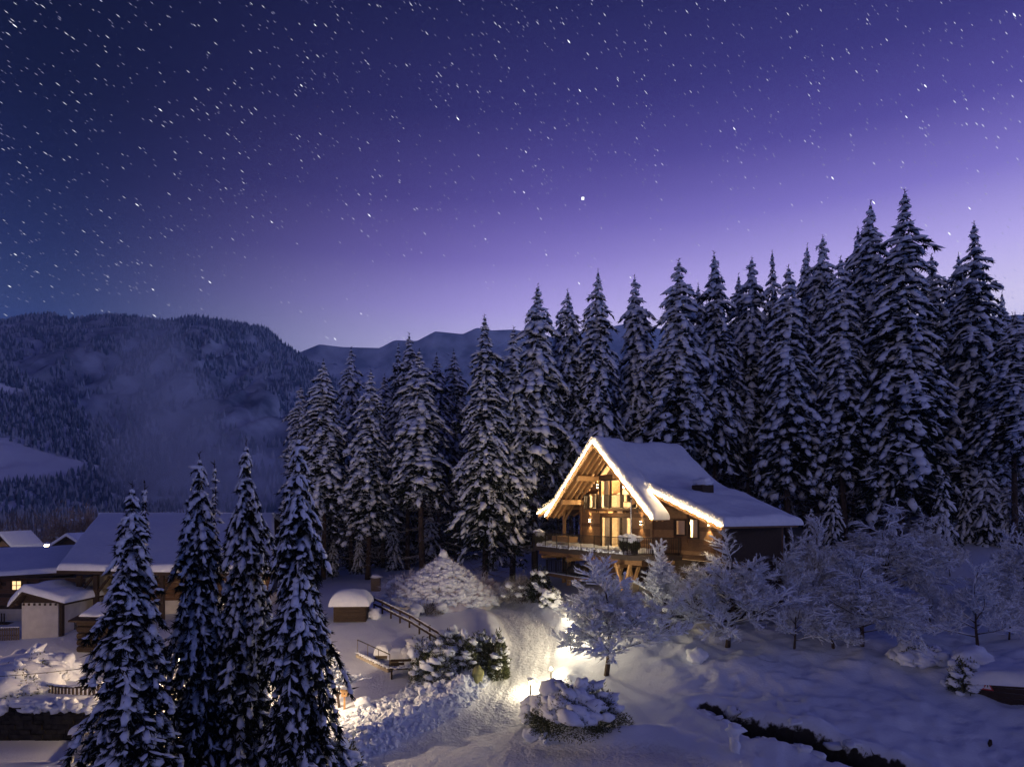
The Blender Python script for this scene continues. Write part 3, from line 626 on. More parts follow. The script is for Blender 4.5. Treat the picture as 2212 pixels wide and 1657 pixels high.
# ------------------------------------------------------------------ snow-covered leafless trees
def make_leafless(H, spread, seed, rise=.9, levels=4, trunk_h=.25, fat=1.0, droop=0.0, bend=.25, nb0=7, kids=5, clump=.5):
    r_ = random.Random(seed); wood = MB(); twig = MB(); sn = NP(); FP0 = []; FD0 = []; FL0 = []
    global rng
    rng = np.random.default_rng(seed)
    def snow_on(pts, r0, k):
        # a ridge of snow along the top of the branch
        V = []; n = len(pts)
        for i, p in enumerate(pts):
            d = (pts[min(i + 1, n - 1)] - pts[max(i - 1, 0)]).normalized(); s_ = Vector((-d.y, d.x, 0))
            if s_.length < .1: s_ = Vector((1, 0, 0))
            s_.normalize(); wv = (r0 * .9 + .015) * fat * r_.uniform(.7, 1.4); hv = (.038 + .014 * k) * fat * r_.uniform(.6, 1.5)
            if i in (0, n - 1): wv *= .4; hv *= .5
            upv = Vector((0, 0, 1)) if abs(d.z) < .85 else Vector((r_.uniform(-1, 1), r_.uniform(-1, 1), .3)).normalized()
            c = p + upv * r0 * .3
            V += [c - s_ * wv, c + upv * hv * 1.2, c + s_ * wv, c - upv * .028]
        Fs = []
        for i in range(n - 1):
            for q in range(4):
                a, b, c_, d_ = i * 4 + q, i * 4 + (q + 1) % 4, (i + 1) * 4 + (q + 1) % 4, (i + 1) * 4 + q
                Fs += [(a, b, c_), (a, c_, d_)]
        sn.raw([v[:] for v in V], Fs)
    def grow(p, d, L, r0, lev):
        n = 4 if lev < 2 else 3; pts = [p]; q = p
        for i in range(n):
            d = (d + Vector((r_.uniform(-1, 1), r_.uniform(-1, 1), r_.uniform(-.5, .8) * 1)) * bend * (.5 if lev else .14) + Vector((0, 0, rise * .10 - droop * (.12 + .05 * lev)))).normalized()
            q = q + d * L / n; pts.append(q)
        rad = [max(.010, r0 * (1 - .65 * i / n)) for i in range(n + 1)]
        (wood if lev < 2 else twig).tube(pts, rad, 6 if lev == 0 else 4 if lev == 1 else 3)
        if lev > 0: snow_on(pts, r0, 2 if lev < 3 else 1)
        if lev >= levels - 1:
            nb_ = 10 if lev >= levels else 5
            for _ in range(nb_):
                f_ = r_.random() * (len(pts) - 1); k_ = min(int(f_), len(pts) - 2); FP0.append(pts[k_].lerp(pts[k_ + 1], f_ - k_)[:]); dd_ = (d + Vector((r_.uniform(-1, 1), r_.uniform(-1, 1), r_.uniform(-.6, .9 - droop)))).normalized(); FD0.append(dd_[:]); FL0.append(r_.uniform(.16, .42))
        if lev >= levels:
            if r_.random() < clump:
                j = r_.randrange(1, len(pts)); sn.blob(np.array(pts[j][:]) + [0, 0, .04], (pts[-1] - pts[0])[:], .13 * fat * r_.uniform(.6, 1.5), .07 * fat * r_.uniform(.7, 1.5), .06 * fat, 1)
            return
        nk = nb0 if lev == 0 else kids + r_.randint(-1, 1)
        for j in range(nk):
            f = (.18 + .82 * (j + r_.random() * .8) / nk) if lev else (.30 + .70 * j / nk)
            f = min(f, .99); k = f * n; i = int(k); b = pts[i].lerp(pts[i + 1], k - i)
            az_ = r_.uniform(0, 6.28) if lev else j * 2.4 + r_.uniform(-.4, .4)
            out = Vector((math.cos(az_), math.sin(az_), 0))
            if lev == 0: nd_ = (out * spread * (1.1 - .5 * f) + Vector((0, 0, rise * (.35 + 1.3 * f)))).normalized(); ll = L * (1.05 - .5 * f) / max(trunk_h * 2.2, .5) * .9 * r_.uniform(.8, 1.15)
            else:
                side_ = d.cross(out).normalized() if d.cross(out).length > .1 else out
                nd_ = (d * .75 + side_ * r_.uniform(.5, 1.2) + Vector((0, 0, rise * .2 - droop * .3))).normalized(); ll = L * r_.uniform(.30, .55) * (1.2 - f * .5)
            grow(b, nd_, ll, r0 * (.5 if lev else .45), lev + 1)
        if lev == 0: grow(pts[-1], (d + Vector((0, 0, .4))).normalized(), L * .9 / max(trunk_h * 2.2, .5), r0 * .5, 1)
    grow(Vector((0, 0, 0)), Vector((r_.uniform(-.06, .06), r_.uniform(-.06, .06), 1)), H * trunk_h * 1.4, H * .016 + .02, 0)
    FP0 = np.array(FP0); FD0 = np.array(FD0); FL0 = np.array(FL0); pick = rng.random(len(FP0)) < .72
    sn.blades(FP0[pick] + [0, 0, .012], FD0[pick], FL0[pick], .042 * fat); ft = NP(); ft.blades(FP0[~pick], FD0[~pick], FL0[~pick] * 1.1, .026)
    twig.add(np.concatenate(ft.V), [tuple(q) for q in np.concatenate(ft.F).tolist()])
    allz = np.concatenate(sn.V)[:, 2].max(); k = H / allz
    for i in range(len(sn.V)): sn.V[i] = sn.V[i] * k
    for mb in (wood, twig): mb.v = [(a * k, b * k, c * k) for a, b, c in mb.v]
    W = np.percentile(np.hypot(np.concatenate(sn.V)[:, 0], np.concatenate(sn.V)[:, 1]), 97)
    return [('trunk', wood.mesh('trunk', 'bark')), ('twigs', twig.mesh('twigs', 'bark_frost')), ('snow_load', sn.mesh('snow_load', 'snow', False))], W
def leafless_at(dx, base, top, halfw, parts, W, label, y0=24, cat='bare tree', sink=.05, Y=None, rz=None):
    g = on_ground(dx, base, y0)
    if Y: g = Vector(((dx - CX) / F * Y, Y, gz((dx - CX) / F * Y, Y)))
    H = (base - top) / F * g.y; e_s = halfw / F * g.y / W
    Hm = max(v.co.z for v in parts[2][1].vertices)
    return put_tree(parts, 'bare_tree', (g.x, g.y, g.z - sink), e_s, H / Hm, rnd.uniform(0, 6) if rz is None else rz, label, cat, 'snow-covered leafless trees around the chalet')
LT = [make_leafless(6, 1.0, 5, rise=.62, levels=3, trunk_h=.50, fat=1.0, nb0=19, kids=9, clump=.75, bend=.35), make_leafless(6, 1.2, 8, rise=.42, levels=3, trunk_h=.48, fat=.9, bend=.42, nb0=19, kids=9, clump=.6),
      make_leafless(6, 1.0, 12, rise=.8, levels=3, trunk_h=.48, fat=.8, droop=.9, nb0=19, kids=9, clump=.5, bend=.4), make_leafless(6, .45, 14, rise=1.0, levels=3, trunk_h=.62, fat=1.25, nb0=19, kids=7, clump=.9),
      make_leafless(6, 1.2, 17, rise=.55, levels=3, trunk_h=.32, fat=.8, nb0=9, kids=9, clump=.5, bend=.45)]
leafless_at(1310, 1458, 1178, 140, *LT[0], 'spreading snow-covered tree standing over the garden lamp in front of the chalet')
leafless_at(1572, 1398, 1128, 150, *LT[1], 'large wide-crowned frosted tree with dark trunk in front of the wooden side wing')
leafless_at(1443, 1290, 1088, 52, *LT[3], 'upright tree thick with snow against the chalet corner', Y=39.5)
leafless_at(1716, 1402, 1235, 78, *LT[4], 'small forked tree right of the large wide-crowned tree')
leafless_at(1752, 1310, 1100, 66, *LT[0], 'snow-covered tree beside the low end of the chalet roof', Y=44)
leafless_at(1915, 1305, 1072, 135, *LT[2], 'weeping snow-covered tree with arching drooping twigs before the tallest spruce', Y=45)
leafless_at(1862, 1470, 1255, 130, *LT[2], 'low drooping frosted tree in the middle of the right slope', Y=37)
leafless_at(1680, 1345, 1150, 75, *LT[1], 'pinkish frosted tree partly behind the wide-crowned tree', Y=42)
leafless_at(2052, 1245, 1128, 42, *LT[4], 'small bushy tree right of the weeping tree')
leafless_at(2112, 1398, 1200, 115, *LT[4], 'low branching fruit tree above the snow-capped woodshed')
leafless_at(2215, 1300, 1130, 70, *LT[1], 'thin frosted tree cut by the right edge of the picture', Y=44)
leafless_at(2010, 1350, 1240, 60, *LT[4], 'sparse twiggy tree between the drooping tree and the fruit tree')
leafless_at(1795, 1330, 1215, 48, *LT[1], 'short twiggy tree below the low end of the chalet roof', Y=42.5)
leafless_at(2180, 1420, 1310, 55, *LT[2], 'small drooping tree behind the woodshed roof', Y=38.5)
leafless_at(1800, 1400, 1262, 80, *LT[1], 'frosted bush-like tree between the forked tree and the low drooping tree')
leafless_at(1835, 1330, 1180, 75, *LT[0], 'snow-covered tree left of the weeping tree', Y=43)
leafless_at(2160, 1330, 1190, 80, *LT[1], 'thin-twigged frosted tree above the fruit tree', Y=42)
leafless_at(2000, 1260, 1120, 60, *LT[2], 'small frosted tree right behind the weeping tree', Y=50)
# little tree on a stem left, and young saplings
leafless_at(733, 1528, 1392, 42, *LT[3], 'slim young tree with thin stem beside the bird box', rz=1)

# ------------------------------------------------------------------ bushes
def bush(dx, dy, hw, hh, label, seed, Y=None, snow_amt=1.0, nbl=26, nblade=900, mat='leaf', lv=2, name='snowy_bush', cat='bush', bl=.16, bwid=.07, low=0.0, cover=.55, sq=.9, core=0, zabs=False):
    global rng
    rng = np.random.default_rng(seed)
    g = on_ground(dx, dy) if Y is None else Vector(((dx - CX) / F * Y, Y, gz((dx - CX) / F * Y, Y)))
    a = hw / F * g.y; h = hh / F * g.y
    if zabs: g.z = at(dx, dy, g.y).z
    e = empty(name, g, 0, label, cat)
    lf = NP(); n = nblade; u = rng.normal(size=(n, 3)); u /= np.linalg.norm(u, axis=1, keepdims=True); u[:, 2] = np.abs(u[:, 2])
    q = rng.uniform(.6, 1.02, (n, 1)); ta_ = np.arctan2(u[:, 1:2], u[:, 0:1]); ea_ = np.arcsin(np.clip(u[:, 2:3], -1, 1)); q = q * (1 + .15 * np.sin(3 * ta_ + seed) + .10 * np.sin(5 * ta_ + 4 * ea_ + seed * 2)); Pq = u * q * [a, a * sq, h]; lf.blades(Pq, u + rng.normal(size=(n, 3)) * .6, rng.uniform(.6, 1.3, n) * bl, bwid)
    lf.build('foliage', mat, e, smooth=False)
    st = MB()
    for i in range(9):
        t_ = rng.random() * 6.28; st.tube([(0, 0, -.1), (math.cos(t_) * a * .4, math.sin(t_) * a * .35, h * .45), (math.cos(t_) * a * .8, math.sin(t_) * a * .7, h * .8)], [.03, .02, .008], 4)
    st.build('stems', 'bark', e)
    s = NP()
    for i in range(nbl):
        el = math.asin(rng.uniform(low, 1)); t_ = rng.random() * 6.28; d = np.array([math.cos(el) * math.cos(t_), math.cos(el) * math.sin(t_), math.sin(el)])
        r_ = rng.uniform(.75, .98); size = cover * a * rng.uniform(.45, 1) / math.sqrt(nbl / 14)
        r_ *= 1 + .15 * math.sin(3 * t_ + seed) + .10 * math.sin(5 * t_ + 4 * el + seed * 2)
        s.blob(d * r_ * [a, a * sq, h], [-d[1], d[0], -.2], size, size * .8, size * rng.uniform(.4, .6), lv)
    if core: s.blob([0, 0, h * .38], [1, 0, 0], a * 1.0, a * sq, h * .66, 3)
    tag(s.build('snow_cap', 'snow', e), kind='stuff')
    return e
bush(1240, 1570, 106, 84, 'big rounded evergreen bush with thick snow caps beside the glowing road lamp', 1, nbl=95, nblade=12000, low=.46, cover=.66, lv=2, bl=.12, bwid=.05)
bush(1160, 1560, 36, 50, 'small snow-heaped bush joined to the left end of the big rounded bush', 2, nbl=30, nblade=1200, low=.1, cover=.8, bl=.12, bwid=.05)
bush(938, 1470, 52, 82, 'evergreen bush buried under hanging snow beside the wooden bench', 3, nbl=44, nblade=3600, low=.1, cover=.6, bl=.16, bwid=.05)
bush(1002, 1448, 34, 70, 'dark pointed evergreen bush in the middle of the planted bed', 4, nbl=24, nblade=2600, low=.2, cover=.5, bl=.15, bwid=.05)
bush(1072, 1466, 30, 90, 'tall leafy shrub with drooping yellow-green leaves at the road bend', 5, nbl=16, nblade=3000, low=.3, cover=.45, bl=.2, bwid=.07)
bush(1036, 1420, 26, 50, 'small snow-dusted shrub behind the green round boulder', 6, nbl=18, nblade=1500, low=.2, cover=.5)
bush(905, 1440, 40, 60, 'low snow-covered bush at the left end of the planted bed', 7, nbl=40, nblade=900, low=.05, cover=.85)
bush(975, 1400, 40, 34, 'flat snowed-over shrub at the lower end of the rail fence', 8, nbl=30, nblade=900, low=.05, cover=.7)
bush(925, 1325, 34, 22, 'low twiggy shrub poking through snow below the brush-covered mound', 9, nbl=14, nblade=1100, low=.2, cover=.5, mat='bark_frost')
bush(1128, 1300, 42, 52, 'frosted twiggy shrub left of the chalet stilts', 10, nbl=22, nblade=3000, low=.1, cover=.4, mat='bark_frost', bl=.35, bwid=.035)
bush(1192, 1308, 24, 34, 'small round bush heaped with warm-lit snow below the lower balcony', 11, nbl=24, nblade=700, low=.0, cover=.8)
bush(1166, 1300, 30, 70, 'dark conifer shrub in front of the lower balcony', 12, nbl=14, nblade=2200, low=.2, cover=.4, mat='needle')
bush(1440, 1345, 60, 46, 'tangled frosted thicket under the chalet corner', 13, nbl=26, nblade=3200, low=.05, cover=.4, mat='bark_frost', bl=.4, bwid=.03)
bush(1620, 1330, 70, 50, 'frosted thicket behind the wide-crowned tree', 14, nbl=26, nblade=3200, low=.05, cover=.4, mat='bark_frost', bl=.4, bwid=.03)
bush(1980, 1470, 52, 30, 'snowed-over low brush on the right slope', 15, nbl=40, nblade=800, low=0, cover=.8, Y=34.8)
bush(65, 1490, 88, 86, 'huge snow-buried bush at the left edge lit warm from its left side', 16, nbl=40, nblade=900, low=.1, cover=.9, lv=3, Y=34.5, core=1)
bush(44, 1502, 84, 66, 'snow-covered ledge bush overhanging the dark cavity on the left', 17, nbl=70, nblade=2200, low=0.15, cover=.6, lv=2, Y=32.6, core=1, zabs=True)
bush(232, 1640, 46, 60, 'snow-capped bush with warm-lit twigs at the foot of the leftmost big spruce', 18, nbl=26, nblade=1500, low=.1, cover=.6, Y=27.2)
bush(742, 1672, 36, 62, 'bush with rounded snow hood beside the picket fence at the bottom', 19, nbl=30, nblade=1200, low=.1, cover=.8, Y=27)
# cone of brush
global_seed = 5
rng = np.random.default_rng(5)
g = on_ground(958, 1300); a = 118 / F * g.y; h = 108 / F * g.y
md = empty('brush_mound', g, 0, 'cone-shaped mound of pinkish frosted brushwood with a snow-capped stub on top', 'brush mound')
V, Fs = ICO3; rr = np.hypot(V[:, 0], V[:, 1]); ang = np.arctan2(V[:, 1], V[:, 0])
nz = fbm(ang * 4, V[:, 2] * 6, 1, 3)
Vm = np.stack([V[:, 0] * a * (1 + .28 * nz), V[:, 1] * a * .8, np.where(V[:, 2] > 0, (.72 * (1 - np.minimum(rr, 1)) + .28 * (1 - np.minimum(rr, 1) ** 1.6)) * h * .86 * (1 + .22 * nz * np.minimum(1, rr * 2)), -.5)], -1)
mesh_np('core', Vm, Fs, 'pinkbrush', True, md)
bl = NP(); n = 9000; t_ = rng.random(n); th_ = rng.random(n) * 6.28; r_ = t_ ** .6 * .98
hp = lambda q: (.72 * (1 - q) + .28 * (1 - q ** 1.6)) * h * .88
Pq = np.stack([np.cos(th_) * r_ * a, np.sin(th_) * r_ * a * .8, hp(r_)], -1); bl.blades(Pq, np.stack([np.cos(th_), np.sin(th_), .8 + 0 * th_], -1) + rng.normal(size=(n, 3)) * .8, rng.uniform(.18, .5, n), .035)
tag(bl.build('twigs', 'pinkbrush', md, False), kind='stuff')
sn = NP()
for i in range(1500):
    th_ = rng.random() * 6.28; r_ = rng.random() ** .6; k_ = rng.uniform(.3, 1.1)
    k_ *= 1.5; sn.blob([math.cos(th_) * r_ * a, math.sin(th_) * r_ * a * .8, hp(r_) + .04], rng.normal(size=3) * [1, 1, .4], .26 * k_, .2 * k_, .10 * k_, 1)
sn.blob([0, 0, h * .95], [0, 0, 1], .36, .34, .3, 2); sn.build('snow_cover', 'snow', md)
bush(882, 1292, 52, 48, 'frosted pinkish brush on the left foot of the cone-shaped mound', 61, nbl=50, nblade=2600, low=.05, cover=.42, mat='pinkbrush', bl=.4, bwid=.035)
bush(1034, 1290, 50, 44, 'frosted pinkish brush on the right foot of the cone-shaped mound', 62, nbl=50, nblade=2600, low=.05, cover=.42, mat='pinkbrush', bl=.4, bwid=.035)
bush(950, 1302, 62, 50, 'frosted brush heap at the front foot of the cone-shaped mound', 63, nbl=60, nblade=3200, low=.05, cover=.4, mat='pinkbrush', bl=.4, bwid=.035)
# snow-capped mushrooms of snow on stubs
def snow_ball(dx, dy, r, label, Y=None, name='snow_hump', hgt=.8):
    g = on_ground(dx, dy) if Y is None else Vector(((dx - CX) / F * Y, Y, gz((dx - CX) / F * Y, Y)))
    q = NP(); rr_ = r / F * g.y; q.blob([0, 0, rr_ * hgt * .7], [1, 0, 0], rr_, rr_, rr_ * hgt, 3)
    return tag(q.build(name, 'snow', None, True, g), label, 'snow hump')
snow_ball(785, 1528, 17, 'round ball of snow on a low stub in the churned snow left of the road')
snow_ball(958, 1392, 14, 'round snow cap at the lower end of the rail fence')
snow_ball(1042, 1400, 20, 'smooth bluish snow hump at the tip of the road bank')
snow_ball(1098, 1290, 20, 'snow-covered bush rounded like a ball beside the upper road')
snow_ball(1505, 1428, 22, 'smooth low snow hump left of the wide-crowned tree trunk')
snow_ball(1148, 1600, 20, 'squat snow lump at the roadside in front of the big rounded bush')

# ------------------------------------------------------------------ chalet
CH = empty('chalet', (HO[0], HO[1], 0), math.atan2(HU[1], HU[0]), 'wooden chalet on stilts with steep snowy gable outlined in glowing warm lights', 'chalet')
# local frame: x runs along the front to the right, y runs back into the hill
RX, RZ = 4.6, 14.35
def zroof(a):
    d = abs(a - RX); return RZ - .83 * d if d <= 3.7 else RZ - .83 * 3.7 - .345 * (d - 3.7)
def zsteep(a): return RZ - .83 * abs(a - RX)
UF = 9.95; DF = 7.12
holes = [(.92, 2.15, UF - .02, 11.05), (2.4, 6.25, UF - .02, 11.98), (6.4, 7.72, UF - .02, 11.15), (2.5, 6.15, DF, 9.34), (10.45, 11.5, 8.25, 9.25), (11.68, 12.6, 8.12, 9.33)]
bk = MB().prism([(0, 4.2), (14.5, 4.2), (14.5, zroof(14.5) - .05), (8.3, zroof(8.3) - .05), (8.3, 4.2)][0:0] or [(0, 0), (1, 0), (1, 1)], 0, .01)
# solid walls behind the boards, cut around the openings
wl_ = MB()
def wall_rects(x0, x1, z0, z1, holes_):
    xs = sorted({x0, x1, *[h_[0] for h_ in holes_ if x0 < h_[0] < x1], *[h_[1] for h_ in holes_ if x0 < h_[1] < x1]})
    out = []
    for a_, b_ in zip(xs, xs[1:]):
        zs = [z0]
        for h_ in sorted(holes_, key=lambda q: q[2]):
            if h_[0] < (a_ + b_) / 2 < h_[1]: zs += [h_[2], h_[3]]
        zs.append(z1)
        for p_, q_ in zip(zs[::2], zs[1::2]):
            if q_ > p_: out.append((a_, b_, p_, q_))
    return out
for a_, b_, p_, q_ in wall_rects(0, 14.5, DF - .3, 9.6, holes): wl_.box(a_, b_, .06, .22, p_, min(q_, zroof((a_ + b_) / 2) - .05, zroof(b_) - .02, 9.6))
xs_ = np.arange(0, 14.5, .29)
# upper wall as strips up to the roof
for x0_ in xs_:
    x1_ = min(x0_ + .29, 14.5); zt = min(zroof(x0_), zroof(x1_)) - .03
    mid_ = (x0_ + x1_) / 2; z0_ = 9.6
    for h_ in holes:
        if h_[0] < mid_ < h_[1] and h_[3] > 9.7:
            if h_[2] > z0_: wl_.box(x0_, x1_, .06, .22, z0_, h_[2])
            z0_ = h_[3]
    if mid_ > 1.7 and mid_ < 7.5 and 2.4 < mid_ < 6.6: zt = min(zt, 12.35)      # the glazed top of the gable stays open
    if zt > z0_: wl_.box(x0_, x1_, .06, .22, z0_, zt)
wl_.build('front_wall', 'wood2', CH)
sdw = MB(); sdw.box(14.34, 14.5, .22, 4.9, DF - .3, zroof(14.5) - .03); sdw.build('side_wall', 'wood_dark', CH); sw = MB(); sw.box(0, .16, .22, 4.9, DF - .3, zroof(0) - .03)  # darker wood puts the shade of the unlit side into the wall colour
sw.prism([(0, 4), (14.5, 4), (14.5, zroof(14.5) - .05), (8.3, zroof(8.3) - .05), (4.6, RZ - .05), (.9, zroof(.9) - .05), (0, zroof(0) - .05)], 4.9, 5.05)
sw.build('rear_and_side_walls', 'wood2', CH)
# individual boards of the front
def boards(x0, x1, z0, z1, mats, hh_=.245):
    z = z0
    while z < z1 - .05:
        zt = min(z + hh_ - .012, z1)
        cuts = [x0, x1]
        spans = [(x0, x1)]
        for h_ in holes + [(2.35, 6.6, 12.3, 15)]:
            if h_[2] - .06 < zt and h_[3] + .06 > z:
                ns = []
                for s0, s1 in spans:
                    if h_[1] + .08 <= s0 or h_[0] - .08 >= s1: ns.append((s0, s1)); continue
                    if h_[0] - .08 > s0 + .05: ns.append((s0, h_[0] - .08))
                    if h_[1] + .08 < s1 - .05: ns.append((h_[1] + .08, s1))
                spans = ns
        for s0, s1 in spans:
            # trim to the roof slope
            while s0 < s1 and zroof(s0) - .06 < zt: s0 += .05
            while s1 > s0 and zroof(s1) - .06 < zt: s1 -= .05
            p = s0
            while p < s1 - .05:
                q = min(s1, p + rnd.uniform(2.2, 4.5))
                if s1 - q < .6: q = s1
                dy = rnd.uniform(0, .018)
                MB().box(p + .004, q - .004, -.0 + dy, .055, z, zt).build('plank', rnd.choice(mats), CH)
                p = q
        z += hh_
boards(.12, 8.22, DF, 13.9, ['wood', 'wood', 'wood2']); boards(8.45, 14.4, DF, 11.2, ['wood', 'wood2', 'wood2'])
fr = MB()
for a_ in (.02, 8.33, 14.45): fr.box(a_ - .1, a_ + .1, -.06, .0, DF - .3, min(zroof(a_ - .1), zroof(a_ + .1)) - .05)
fr.build('corner_posts', 'wood', CH)
MB().box(.9, 7.9, -.10, .0, UF - .26, UF - .04).build('floor_beam', 'wood2', CH)
MB().box(2.0, 6.9, -.14, .06, 12.02, 12.3).build('collar_beam', 'wood2', CH)
# brackets under the upper balcony
for a_ in (2.1, 3.2, 4.3, 5.4): MB().box(a_ - .3, a_ + .3, -.38, -.1, UF - .34, UF - .22).build('bracket', 'wood_light', CH)
def window(x0, x1, z0, z1, n, curtains=(), frame='wood_dark'):
    wf = MB(); t_ = .07
    wf.box(x0, x0 + t_, -.02, .14, z0, z1); wf.box(x1 - t_, x1, -.02, .14, z0, z1); wf.box(x0 + t_, x1 - t_, -.02, .14, z1 - t_, z1); wf.box(x0 + t_, x1 - t_, -.02, .14, z0, z0 + t_)
    wd = (x1 - x0 - 2 * t_) / n
    for i in range(1, n): c = x0 + t_ + wd * i; wf.box(c - .055, c + .055, -.01, .13, z0 + t_, z1 - t_)
    o = wf.build('window', frame, CH)
    for i in range(n):
        a_ = x0 + t_ + wd * i + .06; MB().box(a_, a_ + wd - .12, .06, .075, z0 + t_ + .003, z1 - t_ - .003).build('pane', 'glass', o)
    for c0, c1 in curtains:
        V = []; Fs = []; m_ = max(8, int((c1 - c0) / .04))
        for i in range(m_ + 1):
            xx = c0 + (c1 - c0) * i / m_; yy = .34 + .05 * math.sin(i * 1.7); V += [(xx, yy, z0 + .05), (xx, yy, z1 - .05), ]
        for i in range(m_): Fs.append((2 * i, 2 * i + 2, 2 * i + 3, 2 * i + 1))
        MB().add(V, Fs).build('curtain', 'curtain', o)
    return o
window(.92, 2.15, UF, 11.05, 1, [(1.0, 1.5)]); window(2.4, 6.25, UF, 11.98, 3, [(2.5, 3.1)]); window(6.4, 7.72, UF, 11.15, 1, [(6.5, 7.0)])
window(2.5, 6.15, DF, 9.34, 3, [(2.6, 3.3), (4.25, 5.2)]); window(10.45, 11.5, 8.25, 9.25, 1, [(10.5, 11.45)]); window(11.68, 12.6, 8.12, 9.33, 1, [(11.75, 12.55)])
# triangular glazing in the gable
tg = MB(); tg.bar((2.3, .06, 12.34), (4.5, .06, 14.1), .1, .1); tg.bar((6.9, .06, 12.34), (4.7, .06, 14.1), .1, .1); tg.bar((4.6, .06, 12.3), (4.6, .06, 14.1), .1, .1)
o = tg.build('gable_window', 'wood_dark', CH)
MB().prism([(2.4, 12.32), (4.53, 12.32), (4.53, 14.05)], .06, .075).build('pane', 'glass', o); MB().prism([(4.67, 12.32), (6.8, 12.32), (4.67, 14.05)], .06, .075).build('pane', 'glass', o)
MB().add([(2.6, .4, 12.3), (3.7, .4, 12.3), (3.9, .46, 13.5), (3.6, .4, 13.2)], [(0, 1, 2, 3)]).build('curtain', 'curtain', o)
# rooms behind the glass
rm = MB(); rm.box(.2, 8.2, 3.2, 3.26, DF, 11.9); rm.box(.2, 8.2, .3, 3.2, UF - .2, UF - .05); rm.box(.2, 8.2, .3, 3.2, DF - .1, DF); rm.box(.2, .26, .3, 3.2, DF, 11); rm.box(8.2, 8.26, .3, 3.2, DF, 11)
rm.box(9.5, 14.2, 1.6, 1.66, DF, 9.7); rm.box(3.9, 4.0, 1.0, 3.2, DF, UF - .2); rm.build('room_walls', 'interior', CH)
fm = MB()  # simple furniture seen through the upper glass
fm.box(3.9, 5.4, 1.6, 2.4, UF + .70, UF + .75)
for a_, b_ in ((4, 1.7), (5.3, 1.7), (4, 2.3), (5.3, 2.3)): fm.box(a_ - .04, a_ + .04, b_ - .04, b_ + .04, UF - .05, UF + .7)
for a_ in (3.6, 4.4, 5.0, 5.7): fm.box(a_ - .2, a_ + .2, 1.15, 1.5, UF + .42, UF + .46); fm.box(a_ - .2, a_ + .2, 1.12, 1.16, UF + .46, UF + .95)
fm.build('dining_furniture', 'wood_dark', CH)
def point(name, loc, e_, c=(1, .70, .38), r=.12, parent=None):
    l = bpy.data.lights.new(name, 'POINT'); l.energy = e_; l.color = c; l.shadow_soft_size = r
    o_ = bpy.data.objects.new(name, l); link(o_); o_.location = loc
    if parent: o_.parent = parent
    return o_
for (a_, b_, z_, e_) in ((3.4, 1.5, 11.5, 420), (6.9, 1.4, 10.9, 120), (1.6, 1.4, 10.8, 120), (3.3, 1.2, 9.0, 230), (5.8, 1.3, 9.0, 100), (12.1, .9, 9.0, 190), (10.9, .9, 9.0, 120)):
    o = NP(); o.blob([0, 0, 0], [1, 0, 0], .1, .1, .08, 2); pl = o.build('pendant_lamp', 'lamp', CH, True, (a_, b_, z_)); point('pendant_light', (a_, b_, z_ - .25), e_ * 2.4, (1, .74, .42), .15, CH)
# up and down wall lamps
for (a_, z_, e_) in ((2.27, 11.55, 16), (1.27, 9.02, 16), (7.27, 8.97, 16), (13.52, 9.05, 16)):
    o = MB().box(-.06, .06, -.12, 0, -.08, .08).build('wall_lamp', 'metal', CH, loc=(a_, -.02, z_))
    MB().box(-.045, .045, -.105, -.02, .082, .10).build('upper_glass', 'lamp', o); MB().box(-.045, .045, -.105, -.02, -.10, -.082).build('lower_glass', 'lamp', o)
    for sg in (1, -1):
        l = bpy.data.lights.new('wall_lamp_light', 'SPOT'); l.energy = e_ * 9; l.color = (1, .68, .34); l.spot_size = R(75); l.spot_blend = .7; l.shadow_soft_size = .03
        lo = bpy.data.objects.new('wall_lamp_light', l); link(lo); lo.parent = o; lo.location = (0, -.13, .14 * sg); lo.rotation_euler = (R(180 if sg > 0 else 0) , 0, 0)
# roof boards
def slab(a0, a1, b0, b1, zf, th=.16, name='roof_board', mat='wood_light', lift=0):
    return MB().add([(a0, b0, zf(a0) + lift), (a1, b0, zf(a1) + lift), (a1, b1, zf(a1) + lift), (a0, b1, zf(a0) + lift), (a0, b0, zf(a0) + th + lift), (a1, b0, zf(a1) + th + lift), (a1, b1, zf(a1) + th + lift), (a0, b1, zf(a0) + th + lift)],
                    [(0, 3, 2, 1), (4, 5, 6, 7), (0, 1, 5, 4), (1, 2, 6, 5), (2, 3, 7, 6), (3, 0, 4, 7)]).build(name, mat, CH)
for a0, a1, b0, b1, zf in ((-1.6, .9, -2, -.9, zsteep), (.9, 4.6, -2, 5.3, zsteep), (4.6, 8.3, -2, 5.3, zsteep), (8.3, 10.8, -2, -.9, zsteep), (8.3, 15.4, -.9, 5.3, zroof), (-4.75, .9, -.9, 5.3, zroof)):
    slab(a0, a1, b0, b1, zf, name='roof_panel', mat='wood')
# rafters under the projecting gable, running down the slope
for b_ in (-1.55, -1.1, -.65, -.2):
    for sg in (-1, 1):
        e0 = 4.6; e1 = 4.6 + sg * (6.1 if b_ < -.9 else 4.4)
        MB().bar((e0, b_, zsteep(e0) - .09), (e1, b_, zsteep(e1) - .09), .09, .16).build('rafter', 'wood_light', CH)
for b_ in (-.5, .9, 2.3, 3.7):
    MB().bar((.9, b_, zroof(.9) - .1), (-4.6, b_, zroof(-4.6) - .1), .09, .16).build('rafter', 'wood_light', CH)
for b_ in (-.5,):
    MB().bar((8.3, b_, zroof(8.3) - .1), (15.2, b_, zroof(15.2) - .1), .09, .16).build('rafter', 'wood_light', CH)
for a_ in (.35, 2.4, 6.8, 8.85): MB().box(a_ - .14, a_ + .14, -1.95, .05, zsteep(a_) - .62, zsteep(a_) - .26).build('purlin', 'wood_light', CH)
